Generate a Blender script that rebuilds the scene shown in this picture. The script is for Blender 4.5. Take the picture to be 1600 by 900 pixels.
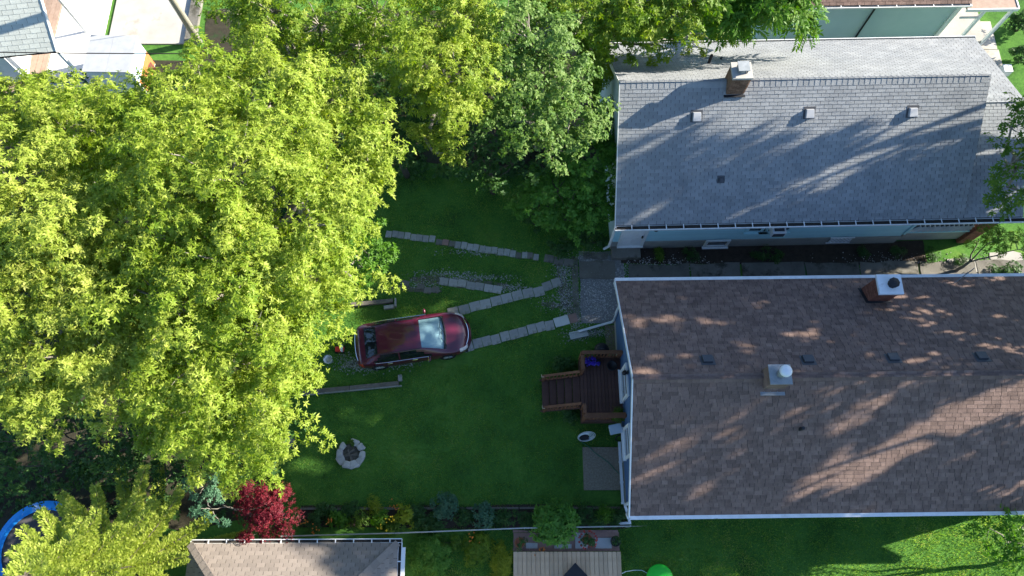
import bpy, bmesh, math, random
import numpy as np
from mathutils import Vector, Matrix, Euler

for o in list(bpy.data.objects):
    bpy.data.objects.remove(o)
scene = bpy.context.scene
COL = scene.collection
R = math.radians

# ------------------------------------------------------------------ camera
CAM_H, TILT, FPX = 29.0, R(19.0), 1150.0
cam_data = bpy.data.cameras.new('camera')
cam_data.sensor_width = 36.0
cam_data.lens = FPX / 1600.0 * 36.0
cam_data.clip_end = 2000.0
cam = bpy.data.objects.new('camera', cam_data)
cam.location = (0, 0, CAM_H)
cam.rotation_euler = (TILT, 0, 0)
COL.objects.link(cam)
scene.camera = cam

# ------------------------------------------------------------------ light
SUN_EL, SUN_AZ = R(25.0), R(15.0)          # azimuth measured from +X towards +Y
world = bpy.data.worlds.new('World')
scene.world = world
world.use_nodes = True
wn = world.node_tree.nodes
wn.clear()
sky = wn.new('ShaderNodeTexSky')
sky.sky_type = 'NISHITA'
sky.sun_disc = False
sky.air_density = 1.0
sky.dust_density = 0.4
sky.ozone_density = 4.0
sky.sun_elevation = SUN_EL
sky.sun_rotation = R(90.0) - SUN_AZ
bg = wn.new('ShaderNodeBackground')
bg.inputs['Strength'].default_value = 0.088
wo = wn.new('ShaderNodeOutputWorld')
world.node_tree.links.new(sky.outputs[0], bg.inputs[0])
world.node_tree.links.new(bg.outputs[0], wo.inputs[0])
sun_data = bpy.data.lights.new('sun', 'SUN')
sun_data.energy = 5.0
sun_data.angle = R(0.5)
sun_data.color = (1.0, 0.93, 0.8)
sun = bpy.data.objects.new('sun', sun_data)
sdir = Vector((math.cos(SUN_EL) * math.cos(SUN_AZ), math.cos(SUN_EL) * math.sin(SUN_AZ), math.sin(SUN_EL)))
sun.rotation_euler = sdir.to_track_quat('Z', 'Y').to_euler()
sun.location = sdir * 80
COL.objects.link(sun)
vs = scene.view_settings
vs.view_transform = 'Standard'
vs.look = 'None'
vs.exposure = 1.9
vs.gamma = 1.0
vs.use_curve_mapping = False

rng = np.random.default_rng(11)
random.seed(5)


def P(px, py, z=0.0):
    """world point at height z that stands at a given place of the survey picture"""
    u = (px - 800) / FPX
    v = (450 - py) / FPX
    dx, dy, dz = u, math.sin(TILT) + v * math.cos(TILT), -math.cos(TILT) + v * math.sin(TILT)
    k = (z - CAM_H) / dz
    return Vector((dx * k, dy * k, z))


# ------------------------------------------------------------------ materials
def nodes_of(name):
    m = bpy.data.materials.new(name)
    m.use_nodes = True
    nt = m.node_tree
    nt.nodes.clear()
    out = nt.nodes.new('ShaderNodeOutputMaterial')
    return m, nt, out


def ramp(nt, fac, stops):
    r = nt.nodes.new('ShaderNodeValToRGB')
    e = r.color_ramp.elements
    while len(e) < len(stops):
        e.new(0.5)
    for el, (p, c) in zip(e, stops):
        el.position = p
        el.color = (c[0], c[1], c[2], 1)
    if fac is not None:
        nt.links.new(fac, r.inputs[0])
    return r


def math_node(nt, op, a, b=None, clamp=False):
    n = nt.nodes.new('ShaderNodeMath')
    n.operation = op
    n.use_clamp = clamp
    for i, v in enumerate((a, b)):
        if v is None:
            continue
        if hasattr(v, 'is_output') or hasattr(v, 'links'):
            nt.links.new(v, n.inputs[i])
        else:
            n.inputs[i].default_value = v
    return n.outputs[0]


def noise(nt, vec, scale, detail=4, rough=0.6):
    n = nt.nodes.new('ShaderNodeTexNoise')
    n.inputs['Scale'].default_value = scale
    n.inputs['Detail'].default_value = detail
    n.inputs['Roughness'].default_value = rough
    nt.links.new(vec, n.inputs['Vector'])
    return n.outputs['Fac']


def attr(nt, name):
    a = nt.nodes.new('ShaderNodeAttribute')
    a.attribute_name = name
    return a.outputs['Fac']


def mat(name, c1, c2, scale=3.0, rough=0.8, bump=0.0, bscale=40.0, vary=0.25, metallic=0.0, spec=0.3,
        coat=0.0, fine=0.0, stain=None):
    """two-colour noise, per-piece value change, fine grain, bump"""
    m, nt, out = nodes_of(name)
    tc = nt.nodes.new('ShaderNodeTexCoord')
    vec = tc.outputs['Object']
    f = noise(nt, vec, scale, 5, 0.65)
    f2 = math_node(nt, 'MULTIPLY_ADD', f, 2.2)
    f2.node.inputs[2].default_value = -0.6
    f2.node.use_clamp = True
    mix = nt.nodes.new('ShaderNodeMix')
    mix.data_type = 'RGBA'
    nt.links.new(f2, mix.inputs[0])
    mix.inputs[6].default_value = (*c1, 1)
    mix.inputs[7].default_value = (*c2, 1)
    col = mix.outputs[2]
    oi = nt.nodes.new('ShaderNodeObjectInfo')
    s = math_node(nt, 'ADD', oi.outputs['Random'], attr(nt, 'rnd'))
    s = math_node(nt, 'FRACT', s)
    val = math_node(nt, 'MULTIPLY_ADD', s, 2 * vary)
    val.node.inputs[2].default_value = 1.0 - vary
    if fine > 0:
        g = noise(nt, vec, 55.0, 3, 0.7)
        g = math_node(nt, 'MULTIPLY_ADD', g, 2 * fine)
        g.node.inputs[2].default_value = 1.0 - fine
        val = math_node(nt, 'MULTIPLY', val, g)
    hs = nt.nodes.new('ShaderNodeHueSaturation')
    nt.links.new(val, hs.inputs['Value'])
    nt.links.new(col, hs.inputs['Color'])
    col = hs.outputs[0]
    if stain:
        sc, thr, scol = stain
        sf = noise(nt, vec, sc, 6, 0.7)
        rr = ramp(nt, sf, [(thr, (0, 0, 0)), (min(thr + 0.12, 1.0), (1, 1, 1))])
        mx = nt.nodes.new('ShaderNodeMix')
        mx.data_type = 'RGBA'
        nt.links.new(rr.outputs[0], mx.inputs[0])
        nt.links.new(col, mx.inputs[6])
        mx.inputs[7].default_value = (*scol, 1)
        col = mx.outputs[2]
    b = nt.nodes.new('ShaderNodeBsdfPrincipled')
    nt.links.new(col, b.inputs['Base Color'])
    b.inputs['Roughness'].default_value = rough
    b.inputs['Metallic'].default_value = metallic
    b.inputs['Specular IOR Level'].default_value = spec
    b.inputs['Coat Weight'].default_value = coat
    b.inputs['Coat Roughness'].default_value = 0.04
    if bump > 0:
        bn = nt.nodes.new('ShaderNodeBump')
        bn.inputs['Strength'].default_value = bump
        bn.inputs['Distance'].default_value = 0.02
        nt.links.new(noise(nt, vec, bscale, 4, 0.7), bn.inputs['Height'])
        nt.links.new(bn.outputs[0], b.inputs['Normal'])
    nt.links.new(b.outputs[0], out.inputs[0])
    return m


def leaf_mat(name, stops, trans=0.4, tval=1.35, rough=0.55, thue=0.5):
    m, nt, out = nodes_of(name)
    r = ramp(nt, attr(nt, 'rnd'), stops)
    b = nt.nodes.new('ShaderNodeBsdfPrincipled')
    nt.links.new(r.outputs[0], b.inputs['Base Color'])
    b.inputs['Roughness'].default_value = rough
    b.inputs['Specular IOR Level'].default_value = 0.25
    t = nt.nodes.new('ShaderNodeBsdfTranslucent')
    hs = nt.nodes.new('ShaderNodeHueSaturation')
    hs.inputs['Saturation'].default_value = 1.1
    hs.inputs['Value'].default_value = tval
    hs.inputs['Hue'].default_value = thue
    nt.links.new(r.outputs[0], hs.inputs['Color'])
    nt.links.new(hs.outputs[0], t.inputs['Color'])
    mx = nt.nodes.new('ShaderNodeMixShader')
    mx.inputs[0].default_value = trans
    nt.links.new(b.outputs[0], mx.inputs[1])
    nt.links.new(t.outputs[0], mx.inputs[2])
    nt.links.new(mx.outputs[0], out.inputs[0])
    return m


M = {}
M['shingle_grey'] = mat('grey_shingle', (0.19, 0.2, 0.21), (0.27, 0.277, 0.28), 1.1, 0.9, 0.5, 220, 0.11, fine=0.3)
M['shingle_brown'] = mat('brown_shingle', (0.122, 0.08, 0.066), (0.215, 0.146, 0.118), 3.2, 0.92, 0.5, 220, 0.21, fine=0.35)
M['shingle_tan'] = mat('tan_shingle', (0.205, 0.17, 0.145), (0.26, 0.22, 0.19), 1.0, 0.9, 0.4, 220, 0.12, fine=0.25)
M['shingle_pale'] = mat('pale_shingle', (0.38, 0.4, 0.36), (0.48, 0.5, 0.46), 1.5, 0.9, 0.3, 200, 0.08, fine=0.15)
M['shingle_edge'] = mat('asphalt_cut_edge', (0.02, 0.02, 0.022), (0.035, 0.035, 0.038), 8, 0.95)
M['roof_deck'] = mat('roof_felt', (0.035, 0.03, 0.03), (0.05, 0.045, 0.045), 4, 0.95)
M['teal'] = mat('teal_siding', (0.34, 0.58, 0.62), (0.42, 0.66, 0.69), 1.2, 0.6, 0.1, 30, 0.05, fine=0.06)
M['teal_wall'] = mat('teal_stucco', (0.36, 0.47, 0.5), (0.43, 0.53, 0.55), 0.9, 0.8, 0.1, 30, 0.05, fine=0.06)
M['blue'] = mat('blue_siding', (0.055, 0.11, 0.22), (0.075, 0.14, 0.26), 1.2, 0.6, 0.1, 30, 0.05, fine=0.08)
M['white'] = mat('white_trim', (0.62, 0.63, 0.64), (0.74, 0.74, 0.74), 2, 0.5, 0.05, 30, 0.05, fine=0.08, stain=(3.0, 0.6, (0.42, 0.41, 0.38)))
M['white_dirty'] = mat('weathered_white_trim', (0.55, 0.56, 0.55), (0.74, 0.74, 0.73), 3, 0.6, 0.1, 30, 0.08, fine=0.12)
M['found'] = mat('foundation_render', (0.25, 0.245, 0.22), (0.34, 0.33, 0.3), 1.5, 0.9, 0.3, 40, 0.06, fine=0.15)
M['dark'] = mat('dark_metal', (0.012, 0.012, 0.014), (0.025, 0.025, 0.028), 4, 0.5, 0, 40, 0.1)
M['gutter_in'] = mat('gutter_shade', (0.03, 0.028, 0.025), (0.06, 0.05, 0.04), 6, 0.9, 0.2, 40, 0.1)
M['vent'] = mat('grey_vent_metal', (0.05, 0.052, 0.058), (0.07, 0.073, 0.08), 3, 0.5, 0, 40, 0.06)
M['vent_light'] = mat('pale_vent_metal', (0.3, 0.31, 0.33), (0.38, 0.39, 0.4), 3, 0.5, 0, 40, 0.06)
M['galv'] = mat('galvanised_metal', (0.2, 0.22, 0.23), (0.3, 0.32, 0.33), 6, 0.65, 0.1, 30, 0.06, metallic=0.25)
M['brick'] = mat('chimney_brick', (0.16, 0.055, 0.035), (0.3, 0.12, 0.08), 9, 0.9, 0.3, 60, 0.25, fine=0.2)
M['brick_old'] = mat('weathered_chimney_brick', (0.14, 0.075, 0.045), (0.24, 0.14, 0.09), 9, 0.9, 0.3, 60, 0.3, fine=0.2)
M['mortar'] = mat('pale_mortar', (0.4, 0.36, 0.32), (0.5, 0.46, 0.42), 9, 0.95, 0.2, 60)
M['concrete'] = mat('weathered_concrete', (0.12, 0.112, 0.096), (0.2, 0.187, 0.162), 1.3, 0.95, 0.5, 60, 0.14, fine=0.35,
                    stain=(1.1, 0.52, (0.06, 0.057, 0.042)))
M['concrete_pale'] = mat('pale_concrete', (0.3, 0.28, 0.25), (0.42, 0.4, 0.36), 0.8, 0.95, 0.3, 60, 0.08, fine=0.12,
                         stain=(0.7, 0.58, (0.3, 0.27, 0.22)))
M['concrete_white'] = mat('bleached_concrete', (0.56, 0.55, 0.54), (0.64, 0.63, 0.62), 0.5, 0.95, 0.2, 60, 0.03, fine=0.06)
M['slab'] = mat('patio_slab', (0.265, 0.26, 0.24), (0.345, 0.335, 0.31), 3, 0.9, 0.3, 60, 0.18, fine=0.2, stain=(2.2, 0.56, (0.13, 0.135, 0.11)))
M['slab_pale'] = mat('pale_patio_slab', (0.45, 0.45, 0.43), (0.52, 0.52, 0.5), 3, 0.9, 0.3, 60, 0.1, fine=0.15)
M['slab_red'] = mat('reddish_slab', (0.26, 0.16, 0.13), (0.34, 0.21, 0.17), 5, 0.9, 0.3, 60, 0.1, fine=0.2)
M['aggregate'] = mat('exposed_aggregate', (0.15, 0.12, 0.085), (0.27, 0.235, 0.18), 16, 0.95, 0.6, 60, 0.1, fine=0.5)
M['gravel'] = mat('gravel_bed', (0.14, 0.14, 0.14), (0.26, 0.26, 0.26), 20, 0.95, 0.8, 50, 0.1, fine=0.5)
M['stone'] = mat('gravel_stone', (0.22, 0.215, 0.21), (0.42, 0.41, 0.4), 6, 0.9, 0.2, 60, 0.4)
M['fire_stone'] = mat('fire_ring_stone', (0.3, 0.29, 0.27), (0.46, 0.44, 0.41), 5, 0.95, 0.5, 30, 0.15, fine=0.3)
M['ash'] = mat('ash', (0.03, 0.028, 0.025), (0.13, 0.12, 0.1), 9, 0.95, 0.8, 30, 0.1, fine=0.4)
M['soil'] = mat('garden_soil', (0.03, 0.022, 0.016), (0.065, 0.048, 0.035), 5, 0.95, 0.8, 30, 0.1, fine=0.4)
M['earth'] = mat('worn_earth', (0.085, 0.078, 0.06), (0.16, 0.15, 0.125), 6, 0.95, 0.6, 40, 0.1, fine=0.4, stain=(3.0, 0.52, (0.04, 0.085, 0.02)))
M['litter'] = mat('litter_or_shade', (0.022, 0.02, 0.012), (0.05, 0.043, 0.026), 5, 0.95, 0.8, 30, 0.1, fine=0.5, stain=(1.4, 0.56, (0.02, 0.045, 0.012)))
M['deck'] = mat('brown_deck_stain', (0.085, 0.042, 0.033), (0.125, 0.064, 0.05), 4, 0.75, 0.2, 60, 0.16, fine=0.15)
M['rail'] = mat('red_brown_rail', (0.145, 0.06, 0.03), (0.21, 0.095, 0.05), 5, 0.75, 0.2, 60, 0.15, fine=0.15)
M['rawwood'] = mat('bare_wood', (0.5, 0.36, 0.24), (0.58, 0.43, 0.3), 8, 0.8, 0.2, 60, 0.1)
M['cedar'] = mat('pale_cedar_boards', (0.44, 0.3, 0.185), (0.55, 0.39, 0.25), 3, 0.8, 0.2, 60, 0.14, fine=0.12)
M['oldwood'] = mat('weathered_timber', (0.09, 0.08, 0.065), (0.17, 0.15, 0.125), 6, 0.9, 0.4, 60, 0.12, fine=0.25)
M['brownboard'] = mat('brown_boards', (0.24, 0.165, 0.125), (0.33, 0.24, 0.185), 5, 0.85, 0.3, 60, 0.16, fine=0.2)
M['pole'] = mat('pole_wood', (0.3, 0.28, 0.22), (0.4, 0.38, 0.31), 5, 0.9, 0.4, 40, 0.05, fine=0.2)
M['rust'] = mat('rusty_steel', (0.055, 0.016, 0.012), (0.14, 0.05, 0.03), 9, 0.85, 0.4, 40, 0.1, fine=0.3)
M['orange'] = mat('rusty_orange_panel', (0.3, 0.11, 0.035), (0.4, 0.17, 0.06), 6, 0.8, 0.2, 40, 0.1, fine=0.2)
M['bluepanel'] = mat('pale_blue_panel', (0.4, 0.55, 0.7), (0.5, 0.63, 0.75), 3, 0.6)
M['carpaint'] = mat('maroon_car_paint', (0.07, 0.004, 0.02), (0.08, 0.005, 0.023), 2, 0.35, 0, 40, 0.0, metallic=0.1, spec=0.4, coat=0.7)
M['tyre'] = mat('tyre_rubber', (0.012, 0.012, 0.012), (0.02, 0.02, 0.02), 9, 0.85)
M['rim'] = mat('alloy_rim', (0.55, 0.56, 0.58), (0.62, 0.63, 0.65), 4, 0.3, metallic=0.9)
M['chrome'] = mat('chrome', (0.75, 0.75, 0.76), (0.8, 0.8, 0.8), 4, 0.12, metallic=1.0, vary=0.0)
M['seat'] = mat('car_seat_cloth', (0.05, 0.055, 0.06), (0.09, 0.1, 0.1), 8, 0.9)
M['shade'] = mat('pale_blue_silver', (0.5, 0.62, 0.68), (0.58, 0.7, 0.76), 3, 0.4, 0.2, 12, 0.0, metallic=0.3)
M['headlamp'] = mat('headlamp_lens', (0.45, 0.4, 0.38), (0.55, 0.5, 0.48), 6, 0.1, spec=0.6)
M['taillamp'] = mat('red_lamp_lens', (0.35, 0.03, 0.02), (0.45, 0.06, 0.03), 6, 0.12, spec=0.6)
M['wire'] = mat('black_cable', (0.015, 0.015, 0.015), (0.02, 0.02, 0.02), 4, 0.7)
M['hose_green'] = mat('green_hose', (0.03, 0.12, 0.07), (0.04, 0.15, 0.09), 4, 0.5)
M['hose_white'] = mat('white_hose', (0.6, 0.66, 0.64), (0.7, 0.74, 0.72), 4, 0.5)
M['bin'] = mat('pale_blue_lid', (0.42, 0.52, 0.6), (0.5, 0.58, 0.65), 4, 0.5, vary=0.02)
M['greenplastic'] = mat('bright_green_plastic', (0.02, 0.5, 0.03), (0.03, 0.56, 0.04), 3, 0.4, vary=0.02)
M['bluepad'] = mat('blue_vinyl_pad', (0.01, 0.22, 0.62), (0.02, 0.28, 0.7), 3, 0.4, 0.2, 6, 0.03, stain=(1.2, 0.6, (0.7, 0.75, 0.8)))
M['mat_black'] = mat('black_mesh_mat', (0.05, 0.045, 0.045), (0.075, 0.07, 0.07), 2, 0.8, vary=0.03)
M['terracotta'] = mat('terracotta', (0.3, 0.1, 0.05), (0.38, 0.14, 0.07), 6, 0.85)
M['black_pot'] = mat('black_pot', (0.012, 0.012, 0.014), (0.02, 0.02, 0.022), 6, 0.5)
M['rail_metal'] = mat('fence_rail_metal', (0.26, 0.27, 0.27), (0.36, 0.37, 0.37), 5, 0.5, metallic=0.4)
M['plaster'] = mat('beige_garage_wall', (0.42, 0.37, 0.3), (0.48, 0.43, 0.36), 2, 0.85, fine=0.1)
M['bark'] = mat('grey_bark', (0.12, 0.105, 0.085), (0.26, 0.24, 0.2), 8, 0.95, 0.6, 40, 0.15, fine=0.3)
M['bark_dark'] = mat('dark_bark', (0.05, 0.04, 0.03), (0.1, 0.085, 0.065), 8, 0.95, 0.6, 40, 0.15, fine=0.3)
M['toy_red'] = mat('red_plastic', (0.55, 0.03, 0.02), (0.6, 0.05, 0.03), 3, 0.4)
M['toy_white'] = mat('white_plastic', (0.7, 0.7, 0.7), (0.75, 0.75, 0.75), 3, 0.4)
M['petal_blue'] = leaf_mat('violet_petals', [(0, (0.05, 0.02, 0.35)), (0.6, (0.1, 0.05, 0.6)), (1, (0.3, 0.25, 0.8))], 0.25)
M['petal_red'] = leaf_mat('red_petals', [(0, (0.35, 0.02, 0.02)), (1, (0.6, 0.06, 0.03))], 0.25)
M['petal_orange'] = leaf_mat('orange_petals', [(0, (0.6, 0.14, 0.02)), (1, (0.75, 0.3, 0.06))], 0.25)
M['petal_yellow'] = leaf_mat('yellow_petals', [(0, (0.6, 0.4, 0.02)), (1, (0.75, 0.6, 0.05))], 0.25)
M['lf_yellow'] = leaf_mat('yellow_green_leaf', [(0, (0.085, 0.175, 0.012)), (0.4, (0.21, 0.295, 0.025)), (0.8, (0.34, 0.4, 0.065)), (1, (0.45, 0.48, 0.14))], 0.45)
M['lf_yellow2'] = leaf_mat('pale_yellow_leaf', [(0, (0.13, 0.21, 0.02)), (0.4, (0.25, 0.32, 0.04)), (0.8, (0.37, 0.41, 0.08)), (1, (0.45, 0.46, 0.13))], 0.45)
M['lf_mid'] = leaf_mat('mid_green_leaf', [(0, (0.045, 0.11, 0.012)), (0.6, (0.1, 0.18, 0.018)), (1, (0.2, 0.26, 0.03))], 0.42)
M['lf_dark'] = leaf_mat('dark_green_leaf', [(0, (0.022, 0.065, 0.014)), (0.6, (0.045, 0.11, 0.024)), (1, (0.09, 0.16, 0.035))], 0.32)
M['lf_pale'] = leaf_mat('silvery_green_leaf', [(0, (0.06, 0.14, 0.022)), (0.6, (0.13, 0.22, 0.045)), (1, (0.25, 0.33, 0.1))], 0.4)
M['lf_bright'] = leaf_mat('bright_green_leaf', [(0, (0.045, 0.13, 0.01)), (0.6, (0.085, 0.2, 0.015)), (1, (0.16, 0.26, 0.03))], 0.42)
M['lf_lilac'] = leaf_mat('round_green_leaf', [(0, (0.05, 0.14, 0.02)), (0.6, (0.1, 0.24, 0.03)), (1, (0.19, 0.32, 0.06))], 0.38)
M['lf_fresh'] = leaf_mat('fresh_green_leaf', [(0, (0.06, 0.145, 0.012)), (0.5, (0.14, 0.225, 0.018)), (1, (0.28, 0.33, 0.04))], 0.44)
M['lf_lime'] = leaf_mat('lime_leaf', [(0, (0.16, 0.22, 0.01)), (1, (0.32, 0.34, 0.03))], 0.4)
M['lf_blue'] = leaf_mat('blue_green_leaf', [(0, (0.04, 0.11, 0.06)), (1, (0.1, 0.2, 0.11))], 0.35)
M['lf_spruce'] = leaf_mat('spruce_needle', [(0, (0.2, 0.28, 0.03)), (0.6, (0.36, 0.43, 0.07)), (1, (0.55, 0.56, 0.16))], 0.45)
M['lf_red'] = leaf_mat('crimson_leaf', [(0, (0.07, 0.006, 0.012)), (0.6, (0.16, 0.012, 0.024)), (0.9, (0.28, 0.03, 0.04)), (1, (0.4, 0.06, 0.06))], 0.4)
M['lf_grass'] = leaf_mat('grass_blade', [(0, (0.05, 0.155, 0.032)), (0.5, (0.125, 0.28, 0.042)), (0.8, (0.23, 0.34, 0.055)), (1, (0.34, 0.35, 0.12))], 0.5, 1.7, 0.6, 0.47)


def lawn_material():
    m, nt, out = nodes_of('lawn')
    tc = nt.nodes.new('ShaderNodeTexCoord')
    vec = tc.outputs['Object']
    a = noise(nt, vec, 0.55, 6, 0.65)
    b_ = noise(nt, vec, 9.0, 5, 0.75)
    mixv = math_node(nt, 'MULTIPLY_ADD', b_, 0.55)
    nt.links.new(a, mixv.node.inputs[2])
    mixv = math_node(nt, 'SUBTRACT', mixv, 0.25)
    r = ramp(nt, mixv, [(0.28, (0.034, 0.075, 0.018)), (0.45, (0.056, 0.145, 0.026)), (0.6, (0.085, 0.2, 0.034)),
                        (0.78, (0.15, 0.24, 0.05))])
    # worn earth shows here and there
    e = noise(nt, vec, 0.9, 7, 0.75)
    er = ramp(nt, e, [(0.66, (0, 0, 0)), (0.76, (1, 1, 1))])
    mx = nt.nodes.new('ShaderNodeMix')
    mx.data_type = 'RGBA'
    nt.links.new(er.outputs[0], mx.inputs[0])
    nt.links.new(r.outputs[0], mx.inputs[6])
    mx.inputs[7].default_value = (0.07, 0.06, 0.035, 1)
    b = nt.nodes.new('ShaderNodeBsdfPrincipled')
    nt.links.new(mx.outputs[2], b.inputs['Base Color'])
    b.inputs['Roughness'].default_value = 0.95
    b.inputs['Specular IOR Level'].default_value = 0.1
    bn = nt.nodes.new('ShaderNodeBump')
    bn.inputs['Strength'].default_value = 0.9
    bn.inputs['Distance'].default_value = 0.05
    nt.links.new(noise(nt, vec, 28, 5, 0.8), bn.inputs['Height'])
    nt.links.new(bn.outputs[0], b.inputs['Normal'])
    nt.links.new(b.outputs[0], out.inputs[0])
    return m


def glass_material(name, tint, clear):
    m, nt, out = nodes_of(name)
    g = nt.nodes.new('ShaderNodeBsdfPrincipled')
    g.inputs['Base Color'].default_value = (*tint, 1)
    g.inputs['Roughness'].default_value = 0.03
    g.inputs['Specular IOR Level'].default_value = 0.9
    t = nt.nodes.new('ShaderNodeBsdfTransparent')
    t.inputs[0].default_value = (0.75, 0.88, 0.9, 1)
    mx = nt.nodes.new('ShaderNodeMixShader')
    mx.inputs[0].default_value = clear
    nt.links.new(g.outputs[0], mx.inputs[1])
    nt.links.new(t.outputs[0], mx.inputs[2])
    nt.links.new(mx.outputs[0], out.inputs[0])
    return m


M['lawn'] = lawn_material()
M['glass'] = glass_material('dark_window_glass', (0.012, 0.016, 0.02), 0.0)
M['carglass'] = glass_material('car_glass', (0.02, 0.03, 0.032), 0.72)
M['carglass_dark'] = glass_material('tinted_car_glass', (0.012, 0.018, 0.018), 0.25)


# ------------------------------------------------------------------ mesh builder
class MB:
    def __init__(self):
        self.v, self.f, self.r = [], [], []

    def add(self, verts, faces, rnd=None):
        o = len(self.v)
        self.v += [tuple(p) for p in verts]
        self.f += [tuple(i + o for i in q) for q in faces]
        rr = random.random() if rnd is None else rnd
        self.r += [rr] * len(faces)
        return self

    def box(self, c, s, rz=0.0, mtx=None, rnd=None):
        hx, hy, hz = s[0] / 2, s[1] / 2, s[2] / 2
        vs_ = [Vector((x, y, z)) for z in (-hz, hz) for y in (-hy, hy) for x in (-hx, hx)]
        if mtx is None:
            mtx = Matrix.Rotation(rz, 3, 'Z')
        c = Vector(c)
        vs_ = [c + mtx @ p for p in vs_]
        return self.add(vs_, [(0, 2, 3, 1), (4, 5, 7, 6), (0, 1, 5, 4), (2, 6, 7, 3), (0, 4, 6, 2), (1, 3, 7, 5)], rnd)

    def bar(self, a, b, w, h, up=(0, 0, 1), rnd=None):
        a, b = Vector(a), Vector(b)
        d = b - a
        L = d.length
        x = d.normalized()
        y = Vector(up).cross(x)
        if y.length < 1e-4:
            y = Vector((0, 1, 0)).cross(x)
        y.normalize()
        z = x.cross(y)
        return self.box((a + b) / 2, (L, w, h), mtx=Matrix((x, y, z)).transposed(), rnd=rnd)

    def prism(self, poly, z0, z1, rnd=None):
        n = len(poly)
        vs_ = [(p[0], p[1], z0) for p in poly] + [(p[0], p[1], z1) for p in poly]
        fs = [tuple(range(n - 1, -1, -1)), tuple(range(n, 2 * n))]
        fs += [(i, (i + 1) % n, n + (i + 1) % n, n + i) for i in range(n)]
        return self.add(vs_, fs, rnd)

    def tube(self, pts, radii, n=8, caps=True, rnd=None):
        pts = [Vector(p) for p in pts]
        rings = []
        prev = None
        for i, p in enumerate(pts):
            d = (pts[min(i + 1, len(pts) - 1)] - pts[max(i - 1, 0)]).normalized()
            if prev is None:
                a = Vector((0, 0, 1)) if abs(d.z) < 0.9 else Vector((1, 0, 0))
                x = a.cross(d).normalized()
            else:
                x = (prev - d * prev.dot(d)).normalized()
            prev = x
            y = d.cross(x)
            r = radii[i] if hasattr(radii, '__len__') else radii
            rings.append([p + (x * math.cos(2 * math.pi * k / n) + y * math.sin(2 * math.pi * k / n)) * r for k in range(n)])
        vs_ = [q for rr in rings for q in rr]
        fs = []
        for i in range(len(rings) - 1):
            for k in range(n):
                fs.append((i * n + k, i * n + (k + 1) % n, (i + 1) * n + (k + 1) % n, (i + 1) * n + k))
        if caps:
            fs.append(tuple(range(n - 1, -1, -1)))
            m = (len(rings) - 1) * n
            fs.append(tuple(range(m, m + n)))
        return self.add(vs_, fs, rnd)

    def lathe(self, c, prof, n=20, rnd=None):
        c = Vector(c)
        vs_ = [c + Vector((r * math.cos(2 * math.pi * k / n), r * math.sin(2 * math.pi * k / n), z)) for r, z in prof for k in range(n)]
        fs = []
        for i in range(len(prof) - 1):
            for k in range(n):
                fs.append((i * n + k, i * n + (k + 1) % n, (i + 1) * n + (k + 1) % n, (i + 1) * n + k))
        fs.append(tuple(range(n - 1, -1, -1)))
        m = (len(prof) - 1) * n
        fs.append(tuple(range(m, m + n)))
        return self.add(vs_, fs, rnd)

    def mesh(self, name, material, smooth=False):
        me = bpy.data.meshes.new(name)
        me.from_pydata(self.v, [], self.f)
        a = me.attributes.new('rnd', 'FLOAT', 'FACE')
        a.data.foreach_set('value', self.r)
        me.materials.append(M[material] if isinstance(material, str) else material)
        if smooth:
            me.polygons.foreach_set('use_smooth', [True] * len(me.polygons))
        me.update()
        return me

    def build(self, name, material, parent=None, smooth=False, bevel=0.0):
        me = self.mesh(name, material, smooth)
        if bevel > 0:
            bm = bmesh.new()
            bm.from_mesh(me)
            bmesh.ops.bevel(bm, geom=bm.edges[:], offset=bevel, segments=2, affect='EDGES', profile=0.6)
            bm.to_mesh(me)
            bm.free()
        return link(name, me, parent)


def link(name, me, parent=None, kind=None):
    o = bpy.data.objects.new(name, me)
    COL.objects.link(o)
    if parent is not None:
        o.parent = parent
    if kind:
        o['kind'] = kind
    return o


def thing(name, label, cat, loc=(0, 0, 0), rz=0.0, group=None):
    o = bpy.data.objects.new(name, None)
    o.empty_display_size = 0.3
    COL.objects.link(o)
    o.location = loc
    o.rotation_euler = (0, 0, rz)
    o['label'] = label
    o['category'] = cat
    if group:
        o['group'] = group
    return o


def tag(o, label, cat, group=None):
    o['label'] = label
    o['category'] = cat
    if group:
        o['group'] = group
    return o


def structure(o):
    o['kind'] = 'structure'
    return o


def struct_root(name):
    o = bpy.data.objects.new(name, None)
    COL.objects.link(o)
    return structure(o)


# ------------------------------------------------------------------ ground
g = MB()
g.add([(-300, -300, 0), (300, -300, 0), (300, 300, 0), (-300, 300, 0)], [(0, 1, 2, 3)])
structure(g.build('ground', 'lawn'))


# ------------------------------------------------------------------ foliage tools
def unit(a):
    return a / np.maximum(np.linalg.norm(a, axis=-1, keepdims=True), 1e-9)


def quads_mesh(name, quads, rnd, material):
    """quads: (N,4,3)"""
    n = len(quads)
    me = bpy.data.meshes.new(name)
    me.vertices.add(n * 4)
    me.vertices.foreach_set('co', np.ascontiguousarray(quads, dtype=np.float32).ravel())
    me.loops.add(n * 4)
    me.loops.foreach_set('vertex_index', np.arange(n * 4, dtype=np.int32))
    me.polygons.add(n)
    me.polygons.foreach_set('loop_start', np.arange(0, n * 4, 4, dtype=np.int32))
    a = me.attributes.new('rnd', 'FLOAT', 'FACE')
    a.data.foreach_set('value', np.clip(rnd, 0, 1).astype(np.float32))
    me.materials.append(M[material] if isinstance(material, str) else material)
    me.update(calc_edges=True)
    return me


def leaf_quads(base, d, nrm, length, width, droop=0.0, mid=0.45):
    """diamond leaves"""
    side = unit(np.cross(d, nrm))
    l = length[:, None]
    w = width[:, None]
    tip = base + d * l
    tip[:, 2] -= droop * length
    m = base + d * l * mid
    return np.stack([base, m + side * w / 2, tip, m - side * w / 2], axis=1)


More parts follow.
